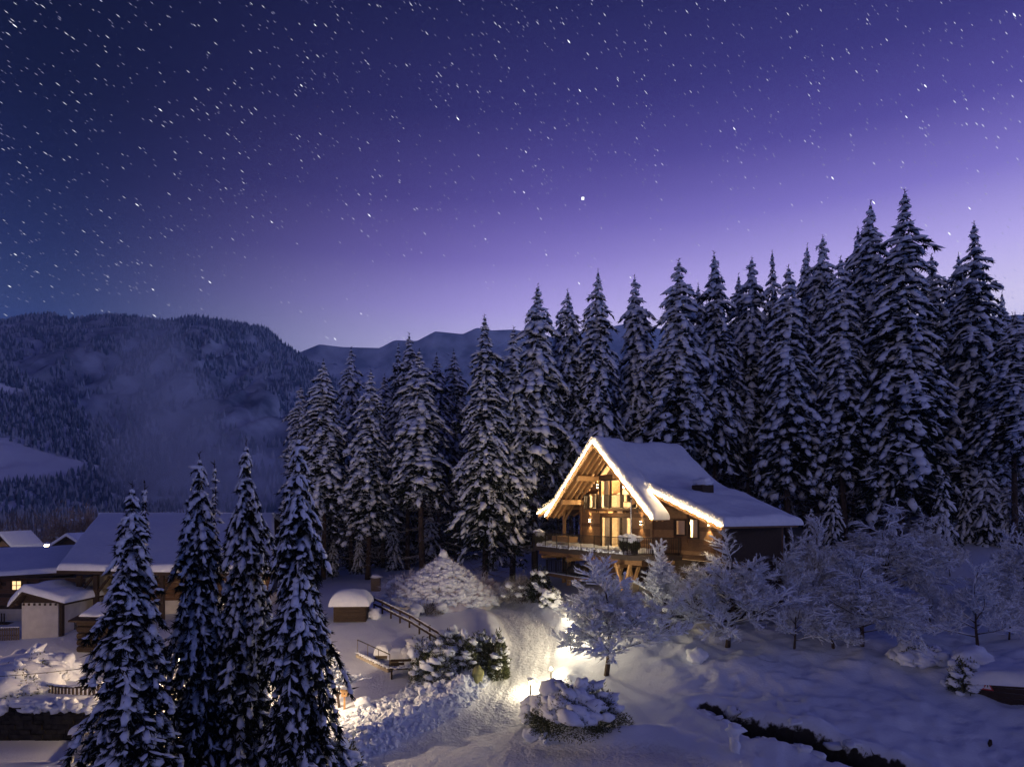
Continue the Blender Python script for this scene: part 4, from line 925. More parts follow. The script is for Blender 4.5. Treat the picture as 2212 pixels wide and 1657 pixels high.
MB().box(-1.9, -1.65, -1.0, 4.9, zroof(-1.8) - .52, zroof(-1.8) - .22).build('purlin', 'wood_light', CH)
MB().bar((-2.6, .15, zroof(-2.6) - .25), (-2.6, .15, DF), .2, .2).build('roof_post', 'wood_light', CH)
MB().bar((-2.5, .15, 9.0), (-1.2, .15, 10.2), .12, .12).build('post_brace', 'wood_light', CH); MB().bar((-2.6, .15, 10.25), (.0, .15, 10.35), .14, .2).build('tie_beam', 'wood_light', CH)
# barge boards and gutters
for sg in (-1, 1):
    e1 = 4.6 + sg * 6.25; MB().bar((4.6, -2.03, RZ + .0), (e1, -2.03, zsteep(e1) + .0), .05, .34).build('barge_board', 'wood', CH)
MB().bar((8.3, -.93, zroof(8.3)), (15.45, -.93, zroof(15.45)), .05, .3).build('barge_board', 'wood', CH); MB().bar((.9, -.93, zroof(.9)), (-4.8, -.93, zroof(-4.8)), .05, .3).build('barge_board', 'wood', CH)
# snow on the roof
def roof_fn(a0, a1, b0, b1, zf, ns=40):
    # arc-length samples of the profile
    aa = np.linspace(a0, a1, 400); zz = np.array([zf(q) for q in aa]) + .165
    # smooth the profile so the snow rounds over ridge and kinks
    kk = 15; pad = np.pad(zz, kk, mode='edge'); pad[:kk] = zz[0] - (np.arange(kk, 0, -1)) * (zz[1] - zz[0]); pad[-kk:] = zz[-1] + np.arange(1, kk + 1) * (zz[-1] - zz[-2])
    zs = np.convolve(pad, np.ones(2 * kk + 1) / (2 * kk + 1), 'valid')
    def fn(u, v):
        a = a0 + (a1 - a0) * u; z = np.interp(a, aa, zs); dz = (np.interp(a + .05, aa, zs) - np.interp(a - .05, aa, zs)) / .1
        if a < a0 + .05 or a > a1 - .05: dz = (zs[-1] - zs[-3]) / (aa[2] - aa[0]) if a > a1 - .05 else (zs[2] - zs[0]) / (aa[2] - aa[0])
        n = Vector((-dz * .6, 0, 1)).normalized(); return (a, b0 + (b1 - b0) * v, z), n
    return fn
def roof_snow(a0, a1, b0, b1, zf, nu, nv, th, rf, seed, r=.3, name='roof_snow', amp=.05):
    V, T = snow_sheet(roof_fn(a0, a1, b0, b1, zf), nu, nv, (a1 - a0) * 1.25, b1 - b0, th, r, rf, amp, seed); return mesh_np(name, V, T, 'snow', True, CH)
roof_snow(-4.9, 15.6, -1.0, 5.5, zroof, 120, 44, .50, (1, 1, 1, 1), 3, .45)
roof_snow(.5, 8.7, -2.12, .2, lambda a: zsteep(a) - .004, 70, 26, .47, (0, 0, 1, 1), 3, .25, amp=.03)
roof_snow(-1.75, 1.2, -2.10, -.8, lambda a: zsteep(a) - .012, 30, 20, .46, (1, 0, 1, 1), 3, .3, amp=.03)
roof_snow(8.0, 10.95, -2.10, -.8, lambda a: zsteep(a) - .012, 30, 20, .46, (0, 1, 1, 1), 3, .3, amp=.03)
# skylight dormer / chimney box
bx_ = MB().box(10.3, 11.3, 1.6, 2.5, 10.2, 11.42).build('chimney', 'wood_dark', CH)
q = NP(); q.blob([10.8, 2.05, 11.6], [1, 0, 0], .62, .6, .28, 3); q.build('snow_cap', 'snow', bx_)
# LED outline: a glowing core and small bulbs spread over the snow edge
def led(p, q, label, off, rz_band=.40):
    p = Vector(p); q = Vector(q); L = (q - p).length; top = empty('string_lights', (0, 0, 0), 0, label, 'string lights', 'string lights along the roof edges'); top.parent = None
    top.location = CH.location; top.rotation_euler = CH.rotation_euler
    m_ = MB(); n_ = int(L / .25); m_.tube([p.lerp(q, i / n_) + Vector((0, off, .04 * math.sin(i * 2.1))) for i in range(n_ + 1)], .015, 5); m_.build('light_tube', 'led', top)
    b_ = NP(); nb_ = int(L * 26); up = Vector((0, 0, 1))
    for i in range(nb_):
        f = rnd.random(); h_ = rnd.random() ** 1.4 * rz_band; pp = p.lerp(q, f) + up * (h_ + .02) + Vector((0, off - .02 + .10 * (h_ / rz_band) ** 2, 0)); r_ = .021
        b_.raw(np.array([[r_, 0, 0], [-r_, 0, 0], [0, r_, 0], [0, -r_, 0], [0, 0, r_], [0, 0, -r_]]) + np.array(pp[:]), [(0, 2, 4), (2, 1, 4), (1, 3, 4), (3, 0, 4), (2, 0, 5), (1, 2, 5), (3, 1, 5), (0, 3, 5)])
    tag(b_.build('bulbs', 'bulb', top, False), kind='stuff')
    c_ = MB(); c_.tube([p.lerp(q, i / n_) + Vector((0, off + .03, .16 + .10 * math.sin(i * 1.3))) for i in range(n_ + 1)], .008, 3); c_.build('cable', 'metal', top)
led((-1.72, -2.1, zsteep(-1.72) + .2), (4.6, -2.1, RZ + .22), 'string of glowing warm lights up the left slope of the main gable', -.10)
led((4.6, -2.1, RZ + .22), (10.9, -2.1, zsteep(10.9) + .2), 'string of glowing warm lights down the right slope of the main gable', -.10)
led((8.3, -1.0, zroof(8.3) + .16), (15.5, -1.0, zroof(15.5) + .16), 'string of warm lights along the flatter right wing roof edge', -.10)
led((-4.8, -1.0, zroof(-4.8) + .16), (.7, -1.0, zroof(.7) + .16), 'short string of warm lights on the far left roof corner', -.10)
# deck
DP = [(-1.7, -3.05), (9.6, -3.05), (11.0, -1.9), (11.2, -.02), (-4.4, -.02), (-4.4, 4.4), (-5.0, 4.4), (-5.0, -1.6)]
DPc = [(-1.9, -3.0), (9.6, -3.0), (11.0, -1.8), (11.2, -.02), (-4.6, -.02), (-4.6, -1.6)]
MB().plate(DPc, DF - .38, DF - .06).build('deck_slab', 'fascia', CH); MB().plate([(-4.6, .0), (-.02, .0), (-.02, 4.4), (-4.6, 4.4)], DF - .3, DF - .06).build('side_deck', 'fascia', CH)
sl = NP()
def deck_fn(u, v): return (-4.3 + 15.2 * u, -2.82 + 1.9 * v, DF - .05), (0, 0, 1)
V, T = snow_sheet(lambda u, v: ((-1.7 + 11.0 * u, -2.9 + 2.6 * v, DF - .05), (0, 0, 1)), 80, 26, 11, 2.6, .20, .2, (1, 1, 1, 1), .12, 7); mesh_np('deck_snow', V, T, 'snow', True, CH)
for i in range(150):
    f = rnd.random(); sl.blob([-1.7 + 11.0 * f, -2.93 + rnd.uniform(-.03, .12), DF + rnd.uniform(-.02, .14)], [1, 0, 0], .14, .09, .10, 1)
tag(sl.build('snow_ridge', 'snow', CH), kind='stuff')
V, T = snow_sheet(lambda u, v: ((-4.5 + 4.3 * u, -1.3 + 5 * v, DF - .05), (0, 0, 1)), 24, 24, 4.3, 5, .22, .2, (1, 1, 1, 1), .08, 9); mesh_np('deck_snow', V, T, 'snow', True, CH)
def railing(parent, pl, z0, hgt, step=.12, mat='metal', name='railing', rail=True):
    rl_ = MB(); bal = MB()
    for (x0, y0), (x1, y1) in zip(pl, pl[1:]):
        L = math.hypot(x1 - x0, y1 - y0); n_ = max(1, int(L / step))
        for i in range(n_ + 1):
            f = i / n_; x = x0 + (x1 - x0) * f; y = y0 + (y1 - y0) * f
            if i % 12 == 0: rl_.bar((x, y, z0 - .25), (x, y, z0 + hgt), .05, .05)
            else: bal.bar((x, y, z0 + .04), (x, y, z0 + hgt - .03), .024, .024)
        rl_.bar((x0, y0, z0 + hgt), (x1, y1, z0 + hgt), .05, .04); rl_.bar((x0, y0, z0 + .06), (x1, y1, z0 + .06), .04, .03)
    o = rl_.build(name, mat, parent); tag(bal.build('balusters', mat, o), kind='stuff'); return o
railing(CH, [(-4.55, 4.2), (-4.55, -1.55), (-1.88, -2.96), (9.55, -2.96), (10.95, -1.78), (11.15, -.1)], DF, 1.0, .13)
railing(CH, [(.98, -.36), (7.66, -.36)], UF - .05, .98, .13, name='upper_railing'); MB().box(.95, 7.7, -.40, -.02, UF - .14, UF - .05).build('upper_balcony_slab', 'wood2', CH)
# low wooden side wall of the terrace with snow
MB().box(-4.4, -.1, 4.2, 4.3, DF, DF + .95).build('terrace_screen', 'wood', CH)
q = NP()
for i in range(14): q.blob([-4.2 + i * .3, 4.25, DF + 1.02], [1, 0, 0], .28, .16, .12 * rnd.uniform(.5, 1.4), 1)
q.build('screen_snow', 'snow', CH)
MB().box(-.5, 2.0, -2.3, -1.6, DF + .35, DF + .75).build('bench', 'wood_light', CH)
# beams and V-shaped stilts
for b_ in (-2.2, .4): MB().box(-2.3, 10.2, b_ - .15, b_ + .15, DF - .72, DF - .385).build('deck_beam', 'wood', CH)
for a_ in (-1.2, 2.3, 5.8, 8.4): MB().box(a_ - .13, a_ + .13, -2.75, 4.6, DF - .95, DF - .72).build('deck_joist', 'wood', CH)
GB = 4.0
for (a_, b_) in ((8.15, -2.2), (5.9, .4), (2.9, 1.4)):
    wx, wy = HO + HU * a_ + HV * b_; zg = gz(wx, wy)
    MB().box(a_ - .26, a_ + .26, b_ - .26, b_ + .26, zg - .5, zg + .75).build('stilt_footing', 'concrete', CH)
    for (da, db) in ((-.75, 0), (.75, 0), (0, -.5), (0, .6)): MB().bar((a_ + da * .1, b_ + db * .1, zg + .72), (a_ + da, b_ + db, DF - .7), .17, .17).build('stilt_strut', 'wood_light', CH)
MB().box(9.2, 14.4, .3, 4.8, 3.4, DF - .35).build('base_wall', 'wood_dark', CH); MB().box(.6, 9.2, 2.6, 4.9, 3.0, DF - .4).build('base_wall', 'wood_dark', CH)
MB().box(-3.2, -2.95, .3, .55, 3, DF - .4).build('stilt_post', 'wood_light', CH); MB().box(-1.4, -1.15, -.4, -.15, 3, DF - .4).build('stilt_post', 'wood_light', CH)
# lower balcony, stairs
LB = 4.95
MB().box(-2.6, 2.3, -1.6, 1.6, LB - .28, LB - .05).build('lower_balcony', 'wood', CH); railing(CH, [(-2.55, 1.5), (-2.55, -1.55), (2.2, -1.55)], LB, .98, .12, name='lower_railing')
V, T = snow_sheet(lambda u, v: ((-2.5 + 4.7 * u, -1.58 + .5 * v, LB - .045), (0, 0, 1)), 30, 8, 4.7, .5, .13, .12, (1, 1, 1, 1), .05, 2); mesh_np('balcony_snow', V, T, 'snow', True, CH)
q = NP(); q.blob([.3, -.4, LB + .3], [1, 0, 0], 1.0, .7, .45, 2); q.build('covered_table', 'wood_grey', CH)
MB().bar((-1.6, 1.2, LB), (.9, 1.2, DF - .4), .9, .12).build('staircase', 'wood_light', CH); V, T = snow_sheet(lambda u, v: ((-1.6 + 2.5 * u, .8 + .35 * v, LB + .12 + 1.7 * u), (-.5, 0, .85)), 14, 5, 2.8, .35, .12, .1, (1, 1, 1, 1), .03, 2); mesh_np('stair_snow', V, T, 'snow', True, CH)
MB().box(.9, 2.6, 1.5, 1.62, LB, DF - .4).build('plank_screen', 'wood', CH)
# ice chain from the gutter
ch_ = MB(); ch_.tube([(8.2, -1.6, zsteep(8.2) - 1.3), (8.22, -1.6, 9), (8.2, -1.6, DF)], .035, 5); ch_.build('rain_chain', 'bark_frost', CH)
q = NP()
for i in range(26): q.blob([8.2 + rnd.uniform(-.03, .03), -1.62, DF + .2 + i * .125], [0, 0, 1], .07, .05, .05, 1)
q.build('chain_frost', 'snow', CH)
point('terrace_fill_light', (4.2, -1.0, 9.55), 85, (1, .70, .38), .2, CH)  # bare fill light added to brighten terrace and gable, no fixture

# planter shrubs on the terrace
def deck_plant(a_, b_, label, s=1.0, dark=True):
    wx, wy = HO + HU * a_ + HV * b_
    e = empty('potted_shrub', (wx, wy, DF), 0, label, 'potted shrub')
    MB().box(-.28 * s, .28 * s, -.28 * s, .28 * s, .0, .4 * s).build('pot', 'metal', e)
    lf = NP(); n = 1100; u = rng.normal(size=(n, 3)); u /= np.linalg.norm(u, axis=1, keepdims=True); lf.blades(u * .45 * s + [0, 0, .85 * s], u + rng.normal(size=(n, 3)) * .5, .16, .06); lf.build('foliage', 'leaf', e, smooth=False)
    q = NP()
    for i in range(9): q.blob([rnd.uniform(-.35, .35) * s, rnd.uniform(-.35, .35) * s, 1.3 * s + rnd.uniform(0, .25)], [1, 0, 0], .42 * s, .38 * s, .3 * s, 2)
    q.build('snow_cap', 'snow', e)
deck_plant(8.75, -2.5, 'left of two dark potted shrubs under rounded snow caps on the terrace', .62); deck_plant(9.6, -2.45, 'right of two dark potted shrubs under rounded snow caps on the terrace', .62)
deck_plant(-1.9, -2.6, 'frosted potted shrub on the far left corner of the terrace', .6)

# ------------------------------------------------------------------ small lamps on the ground
def garden_lamp(dx, dy, label, e_, Y=None, h=.55, off=(0, 0, 0), c=(1, .80, .50), up=False):
    g = on_ground(dx, dy) if Y is None else Vector(((dx - CX) / F * Y, Y, gz((dx - CX) / F * Y, Y)))
    t_ = empty('garden_lamp', g, 0, label, 'garden lamp')
    MB().tube([(0, 0, -.1), (0, 0, h)], .04, 8).build('post', 'metal', t_); q = NP(); q.blob([0, 0, h + .07], [0, 0, 1], .09, .07, .07, 2); q.build('lamp_glass', 'lamp', t_)
    if not up:
        MB().tube([(0, 0, h + .16), (0, 0, h + .19)], .13, 10).build('lamp_hood', 'metal', t_)
        q = NP(); q.blob([0, 0, h + .26], [1, 0, 0], .17, .17, .09, 2); q.build('snow_cap', 'snow', t_)
    point('garden_light', tuple(Vector((0, -.05, h + .04)) + Vector(off)), e_, c, .07, t_)
garden_lamp(1146, 1503, 'garden lamp by the road throwing a white glow beside the big rounded bush', 200, h=.6)
garden_lamp(1190, 1472, 'small lamp just behind the big rounded bush', 110, h=.6, up=True)
garden_lamp(1243, 1348, 'small garden lamp glowing through the twigs of the spreading tree', 380, h=.9, up=True)
garden_lamp(1225, 1398, 'low garden lamp on the bank at the foot of the spreading tree', 320, h=.7, up=True)

# street lamps
def street_lamp(loc, h, label, e_, c=(1, .66, .36), head=.16):
    t_ = empty('street_lamp', loc, 0, label, 'street lamp')
    MB().tube([(0, 0, -.2), (0, 0, h * .5), (0, 0, h)], [.06, .05, .04], 8).build('post', 'metal', t_)
    q = NP(); q.blob([0, 0, h + head], [0, 0, 1], head, head * .8, head * .8, 2); q.build('lamp_glass', 'lamp', t_)
    q = NP(); q.blob([0, 0, h + head * 2.3], [1, 0, 0], head * 1.3, head * 1.3, head * .6, 2); q.build('snow_cap', 'snow', t_)
    point('street_light', (0, 0, h + head), e_, c, .18, t_)
def ly(dx, Y): return (dx - CX) / F * Y
X = ly(392, 33.5); zg = gz(X, 33.5); street_lamp((X, 33.5, zg), at(392, 1428, 33.5).z - zg - .15, 'street lamp glowing between the first and second big spruces', 900)
X = ly(606, 30.6); zg = gz(X, 30.6); street_lamp((X, 30.6, zg), 2.4, 'street lamp hidden behind the rightmost big spruce, lighting the garden', 1500, (1, .70, .44))
X = ly(470, 30.5); zg = gz(X, 30.5); street_lamp((X, 30.5, zg), 1.4, 'low lamp hidden behind the trunks of the big spruces', 800, (1, .62, .28))
X = ly(228, 25.6); zg = gz(X, 25.6); street_lamp((X, 25.6, zg), .5, 'low lamp at the foot of the leftmost big spruce', 110, (1, .62, .28), .1)
X = ly(-45, 36); zg = gz(X, 36); street_lamp((X, 36, zg), 2.2, 'street lamp just outside the left edge lighting the snow-buried bush', 260)
X = ly(101, 78); zt = at(101, 1180, 78).z; street_lamp((X, 78, -1), zt + 1 - .3, 'distant street lamp shining above the left house roof', 900, (1, .76, .44), .27)

# ------------------------------------------------------------------ hut, fence, benches
g = on_ground(760, 1336); hut = empty('wood_hut', (g.x, g.y, g.z), R(4), 'small dark wooden hut under one thick rounded snow cap', 'hut')
kx = 1 / F * g.y
wx_ = 33 * kx; wy_ = .85; hz_ = 34 * kx
for s_ in (-1, 1):
    for r_ in range(5): MB().box(-wx_, wx_, s_ * wy_ - .03, s_ * wy_ + .03, r_ * hz_ / 5 - .1, (r_ + 1) * hz_ / 5 - .115).build('plank', 'wood_dark', hut)
    for r_ in range(5): MB().box(s_ * wx_ - .03, s_ * wx_ + .03, -wy_ + .035, wy_ - .035, r_ * hz_ / 5 - .1, (r_ + 1) * hz_ / 5 - .115).build('plank', 'wood_dark', hut)
MB().box(-wx_ - .2, wx_ + .2, -wy_ - .2, wy_ + .2, hz_ - .1, hz_ - .02).build('roof_panel', 'wood_dark', hut)
V, T = snow_sheet(lambda u, v: ((-wx_ * 1.28 + 2.56 * wx_ * u, -wy_ - .3 + (2 * wy_ + .6) * v, hz_ + .0 - .12 * abs(2 * v - 1)), (0, 0, 1)), 30, 22, 2.4 * wx_, 2.3, .82, .62, (1, 1, 1, 1), .04, 3); mesh_np('snow_cap', V, T, 'snow', True, hut)
snow_ball(808, 1335, 15, 'small snowy lump against the right wall of the wooden hut')
g = on_ground(812, 1276); t_ = MB(); t_.box(-.35, .35, -.25, .25, -.2, 1.0); o = t_.build('grit_box', 'wood_grey', None, False, g); tag(o, 'narrow grey box with a snow cap standing behind the wooden hut', 'box')
q = NP(); q.blob([0, 0, 1.1], [1, 0, 0], .42, .32, .2, 2); q.build('snow_cap', 'snow', o)
# rail fence
fa = on_ground(808, 1318); fb = on_ground(952, 1398); fe = empty('rail_fence', fa, 0, 'two-rail dark wooden fence running downhill from the hut, snow on its rails', 'fence')
nseg = 7; FP = []
for i in range(nseg + 1):
    p = fa.lerp(fb, i / nseg); z = gz(p.x, p.y); FP.append(Vector((p.x, p.y, z)))
    MB().bar(Vector((p.x, p.y, z - .2)) - fa, Vector((p.x, p.y, z + .92)) - fa, .1, .1).build('post', 'wood_dark', fe)
for i in range(nseg):
    for hh_ in (.42, .78):
        a_ = FP[i] + Vector((0, -.07, hh_)) - fa; b_ = FP[i + 1] + Vector((0, -.07, hh_)) - fa
        o = MB().bar(a_, b_, .05, .15).build('rail', 'wood_dark', fe); q = NP()
        for k in range(9): f = (k + .5) / 9; pp = a_.lerp(b_, f); q.blob([pp.x, pp.y, pp.z + .09], (b_ - a_)[:], .13, .05, .035 * rnd.uniform(.6, 1.4), 1)
        q.build('rail_snow', 'snow', o)
# wooden planter boxes under snow
def planter(dx, dy, hw, hh, sn_h, label, depth=.8):
    g = on_ground(dx, dy); k = g.y / F; e = empty('planter_box', g, R(-4), label, 'planter box')
    a_ = hw * k; h_ = hh * k
    for r_ in range(3): MB().box(-a_, a_, -depth / 2, -depth / 2 + .05, r_ * h_ / 3, (r_ + 1) * h_ / 3 - .015).build('plank', 'wood_grey', e); MB().box(-a_, -a_ + .05, -depth / 2 + .055, depth / 2, r_ * h_ / 3, (r_ + 1) * h_ / 3 - .015).build('plank', 'wood_grey', e); MB().box(a_ - .05, a_, -depth / 2 + .055, depth / 2, r_ * h_ / 3, (r_ + 1) * h_ / 3 - .015).build('plank', 'wood_grey', e)
    MB().box(-a_ + .055, a_ - .055, depth / 2 - .05, depth / 2, 0, h_).build('back_board', 'wood_grey', e)
    V, T = snow_sheet(lambda u, v: ((-a_ * 1.15 + 2.3 * a_ * u, -depth * .62 + 1.24 * depth * v, h_ - .06), (0, 0, 1)), 26, 18, 2.3 * a_, depth * 1.24, sn_h * k, .3, (1, 1, 1, 1), .05, dx); mesh_np('snow_cap', V, T, 'snow', True, e)
planter(868, 1436, 24, 17, 26, 'larger wooden planter box under a tall block of snow'); planter(828, 1420, 14, 9, 26, 'smaller wooden planter box left of the larger one, capped with snow')
planter(905, 1425, 22, 10, 22, 'wooden planter box half hidden behind the snowy evergreen bush')
g = on_ground(875, 1462); bn = empty('garden_bench', g, R(8), 'dark slatted garden bench with snow on its seat beside the bushes', 'bench')
for i in range(3): MB().box(-.75, .75, -.2 + i * .16, -.08 + i * .16, .42, .46).build('slat', 'wood_dark', bn)
for i in range(2): MB().box(-.75, .75, .3, .34, .55 + i * .18, .68 + i * .18).build('slat', 'wood_dark', bn)
for sx in (-.7, .7): MB().box(sx - .04, sx + .04, -.2, .34, -.1, .42).build('leg', 'wood_dark', bn)
q = NP()
for i in range(8): q.blob([-.65 + i * .19, -.03, .5], [1, 0, 0], .16, .2, .07, 1)
tag(q.build('snow_cover', 'snow', bn), kind='stuff')
# garden stair wall with hand rail
a0 = on_ground(772, 1418); a1 = on_ground(842, 1452); sp = empty('garden_steps', a0, 0, 'snow-dusted stone side wall of garden steps with a thin metal handrail', 'garden steps')
dv = Vector((a1.x - a0.x, a1.y - a0.y, 0)); z0_ = min(a0.z, a1.z)
n_ = 9
for i in range(n_):
    for j in range(4):
        p = dv * ((i + (.5 if j % 2 else 0)) / n_); q_ = dv * ((i + (.5 if j % 2 else 0) + .93) / n_); zt = (a0.z - a0.z) + .18 + (a1.z - a0.z) * i / n_
        MB().bar(p + Vector((0, 0, zt - .14 - j * .24)), q_ + Vector((0, 0, zt - .14 - j * .24 + (a1.z - a0.z) / n_)), .22, .22).build('stone', 'concrete', sp)
MB().bar(Vector((0, 0, .95)), dv + Vector((0, 0, a1.z - a0.z + .95)), .04, .04).build('handrail', 'metal', sp)
for f in (0, .33, .66, 1): p = dv * f + Vector((0, 0, (a1.z - a0.z) * f)); MB().bar(p, p + Vector((0, 0, .95)), .03, .03).build('baluster', 'metal', sp)
q = NP()
for i in range(12): p = dv * ((i + .5) / 12); q.blob([p.x, p.y, .22 + (a1.z - a0.z) * (i + .5) / 12], dv[:], .22, .16, .07, 1)
q.build('snow_cap', 'snow', sp)
# round olive boulder
g = on_ground(1032, 1472); q = NP(); q.blob([0, 0, .32], [0, 0, 1], .45, .34, .3, 3); tag(q.build('round_boulder', 'olive', None, True, g), 'olive-green rounded boulder at the foot of the leafy shrub', 'boulder')
# bird box
g = on_ground(744, 1532); k = g.y / F; bb = empty('bird_box', g, R(15), 'small wooden bird box on a post with a snow cap', 'bird box')
MB().bar((0, 0, -.2), (0, 0, .62), .09, .09).build('post', 'wood_light', bb); MB().box(-.15, .15, -.13, .13, .62, .88).build('house', 'wood_light', bb); MB().tube([(0, -.135, .77), (0, -.15, .77)], .035, 8).build('entrance_hole', 'wood_dark', bb)
MB().prism([(-.2, .885), (.2, .885), (0, 1.03)], -.17, .17).build('roof', 'wood_light', bb); q = NP(); q.blob([0, 0, 1.05], [1, 0, 0], .23, .2, .1, 2); q.build('snow_cap', 'snow', bb)
# snow-capped post by the stream
g = on_ground(1586, 1622); sp_ = MB().box(-.15, .15, -.15, .15, -.3, .7).build('marker_post', 'snow_rough', None, False, g); tag(sp_, 'pale square post plastered with snow beside the dark ditch', 'post')
q = NP(); q.blob([0, 0, .82], [1, 0, 0], .36, .3, .24, 2); q.blob([.05, -.1, .2], [0, 0, 1], .34, .2, .16, 2); tag(q.build('snow_cap', 'snow', sp_), kind='stuff')
# picket fence at the bottom
fa = Vector((ly(610, 26.6), 26.6, 0)); fb = Vector((ly(745, 27.6), 27.6, 0)); fe = empty('picket_fence', (fa.x, fa.y, 0), 0, 'low picket fence at the bottom edge, its pickets lit warm from behind', 'picket fence')
n_ = 20
for i in range(n_ + 1):
    p = fa.lerp(fb, i / n_); z = at(0, 1640 + 8 * math.sin(i * .5), p.y).z; zg = gz(p.x, p.y)
    MB().bar((p.x - fa.x, p.y - fa.y, min(zg, z - .7) - .1), (p.x - fa.x, p.y - fa.y, z), .07, .025).build('picket', 'wood_grey', fe)
zz = at(0, 1652, 27).z
MB().bar((0, .03, zz - .05), (fb.x - fa.x, fb.y - fa.y + .03, zz - .05), .03, .08).build('rail', 'wood_grey', fe)
# snow-laden arching branch beside the fence
pp = [at(715, 1650, 26.8), at(706, 1622, 26.8), at(712, 1604, 26.8), at(724, 1610, 26.8), at(736, 1632, 26.8), at(744, 1668, 26.8)]
ab = MB(); ab.tube([p - pp[0] for p in pp], .03, 5); o = ab.build('arched_branch', 'bark', None, False, pp[0]); tag(o, 'bent branch arching under a thick roll of snow at the bottom edge', 'branch')
q = NP()
for i in range(22):
    f = i / 21 * 4.99; k_ = int(f); p = pp[k_].lerp(pp[k_ + 1], f - k_) - pp[0]; q.blob([p.x, p.y, p.z + .05], [1, 0, 0], .15, .14, .14, 2)
q.build('snow_roll', 'snow', o)

# woodshed with warning sign at the right edge
g = Vector((ly(2150, 31.5), 31.5, gz(ly(2150, 31.5), 31.5))); k = 31.5 / F
ws = empty('woodshed', (g.x, g.y, g.z), 0, 'low dark timber shed under a deep snow slab with a triangular sign', 'shed')
pl = [(-.95, .3), (1.9, -1.6)]
p0 = at(2098, 1500, 31.8) - g; p1 = at(2260, 1570, 30.0) - g; zt0 = at(2098, 1472, 31.8).z - g.z; zt1 = at(2260, 1480, 30.0).z - g.z
d_ = Vector((p1.x - p0.x, p1.y - p0.y, 0))
for i in range(7):
    za = -.5 + (zt0 + .5) * i / 7; zb = -.9 + (zt1 + .9) * i / 7
    za2 = -.5 + (zt0 + .5) * (i + .93) / 7; zb2 = -.9 + (zt1 + .9) * (i + .93) / 7
    A = Vector((p0.x, p0.y, 0)); B = A + d_; nrm_ = Vector((d_.y, -d_.x, 0)).normalized() * -.06
    MB().add([A + Vector((0, 0, za)), B + Vector((0, 0, zb)), B + Vector((0, 0, zb2)), A + Vector((0, 0, za2)), A + nrm_ + Vector((0, 0, za)), B + nrm_ + Vector((0, 0, zb)), B + nrm_ + Vector((0, 0, zb2)), A + nrm_ + Vector((0, 0, za2))],
             [(0, 1, 2, 3), (7, 6, 5, 4), (0, 4, 5, 1), (3, 2, 6, 7), (0, 3, 7, 4), (1, 5, 6, 2)]).build('plank', 'wood_dark', ws)
ba_ = Vector((p0.x, p0.y, 0)); perp = Vector((-d_.y, d_.x, 0)).normalized()
if perp.y < 0: perp = -perp
MB().add([ba_ + Vector((0, 0, -.5)), ba_ + perp * 2.2 + Vector((0, 0, -.3)), ba_ + perp * 2.2 + Vector((0, 0, zt0)), ba_ + Vector((0, 0, zt0))], [(0, 1, 2, 3)]).build('side_wall', 'wood_dark', ws)
V, T = snow_sheet(lambda u, v: (tuple(ba_ - d_ * .10 + d_ * 1.1 * u - perp * .2 + perp * 2.9 * v + Vector((0, 0, zt0 + (zt1 - zt0) * u - .1 + .35 * v))), (0, 0, 1)), 44, 30, d_.length * 1.1, 2.9, .52, .45, (1, 1, 1, 1), .08, 4); mesh_np('roof_snow', V, T, 'snow', True, ws)
sc_ = at(2134, 1482, 31.4) - g; k = 31.4 / F
fr_ = (-perp) * .03
def tri(s, off): return [Vector(sc_) + fr_ * off + Vector((-.0, 0, s * .62)), Vector(sc_) + fr_ * off + d_.normalized() * -s * .55 + Vector((0, 0, -s * .4)), Vector(sc_) + fr_ * off + d_.normalized() * s * .55 + Vector((0, 0, -s * .4))]
sg_ = MB().add(tri(.42, 1) + tri(.42, 2), [(0, 1, 2), (5, 4, 3), (0, 3, 4, 1), (1, 4, 5, 2), (2, 5, 3, 0)]).build('warning_sign', 'red', ws); MB().add(tri(.27, 2.3) + tri(.27, 2.6), [(0, 1, 2), (5, 4, 3)]).build('sign_face', 'white', sg_)
MB().bar(Vector(sc_) + fr_ * 2.9 + Vector((0, 0, -.02)), Vector(sc_) + fr_ * 2.9 + Vector((0, 0, .09)), .035, .02).build('sign_mark', 'wood_dark', sg_)
bush(2082, 1470, 34, 62, 'snow-draped bush with drooping clumps at the left end of the woodshed', 40, Y=32.2, nbl=34, nblade=1600, low=.0, cover=.75)
snow_ball(2098, 1462, 46, 'big smooth snow dome behind the left end of the woodshed', Y=33.6, hgt=.7)
g = on_ground(2137, 1615); tag(MB().tube([(0, 0, 0), (.03, 0, .12), (.05, 0, .3)], [.02, .09, .05], 6).build('dead_seed_head', 'wood_dark', None, True, g), 'tiny dark seed head sticking out of the snow near the bottom right corner', 'plant stub')

# ------------------------------------------------------------------ left houses
def roof_quad(e0, e1, r0, r1):   # eave left, eave right, ridge left, ridge right
    e0, e1, r0, r1 = map(Vector, (e0, e1, r0, r1)); n = (e1 - e0).cross(r0 - e0).normalized()
    if n.z < 0: n = -n
    nn = (n + Vector((0, 0, 1))).normalized()
    return lambda u, v: (tuple((e0.lerp(e1, u)).lerp(r0.lerp(r1, u), v)), tuple(nn)), (e1 - e0).length, (r0 - e0).length
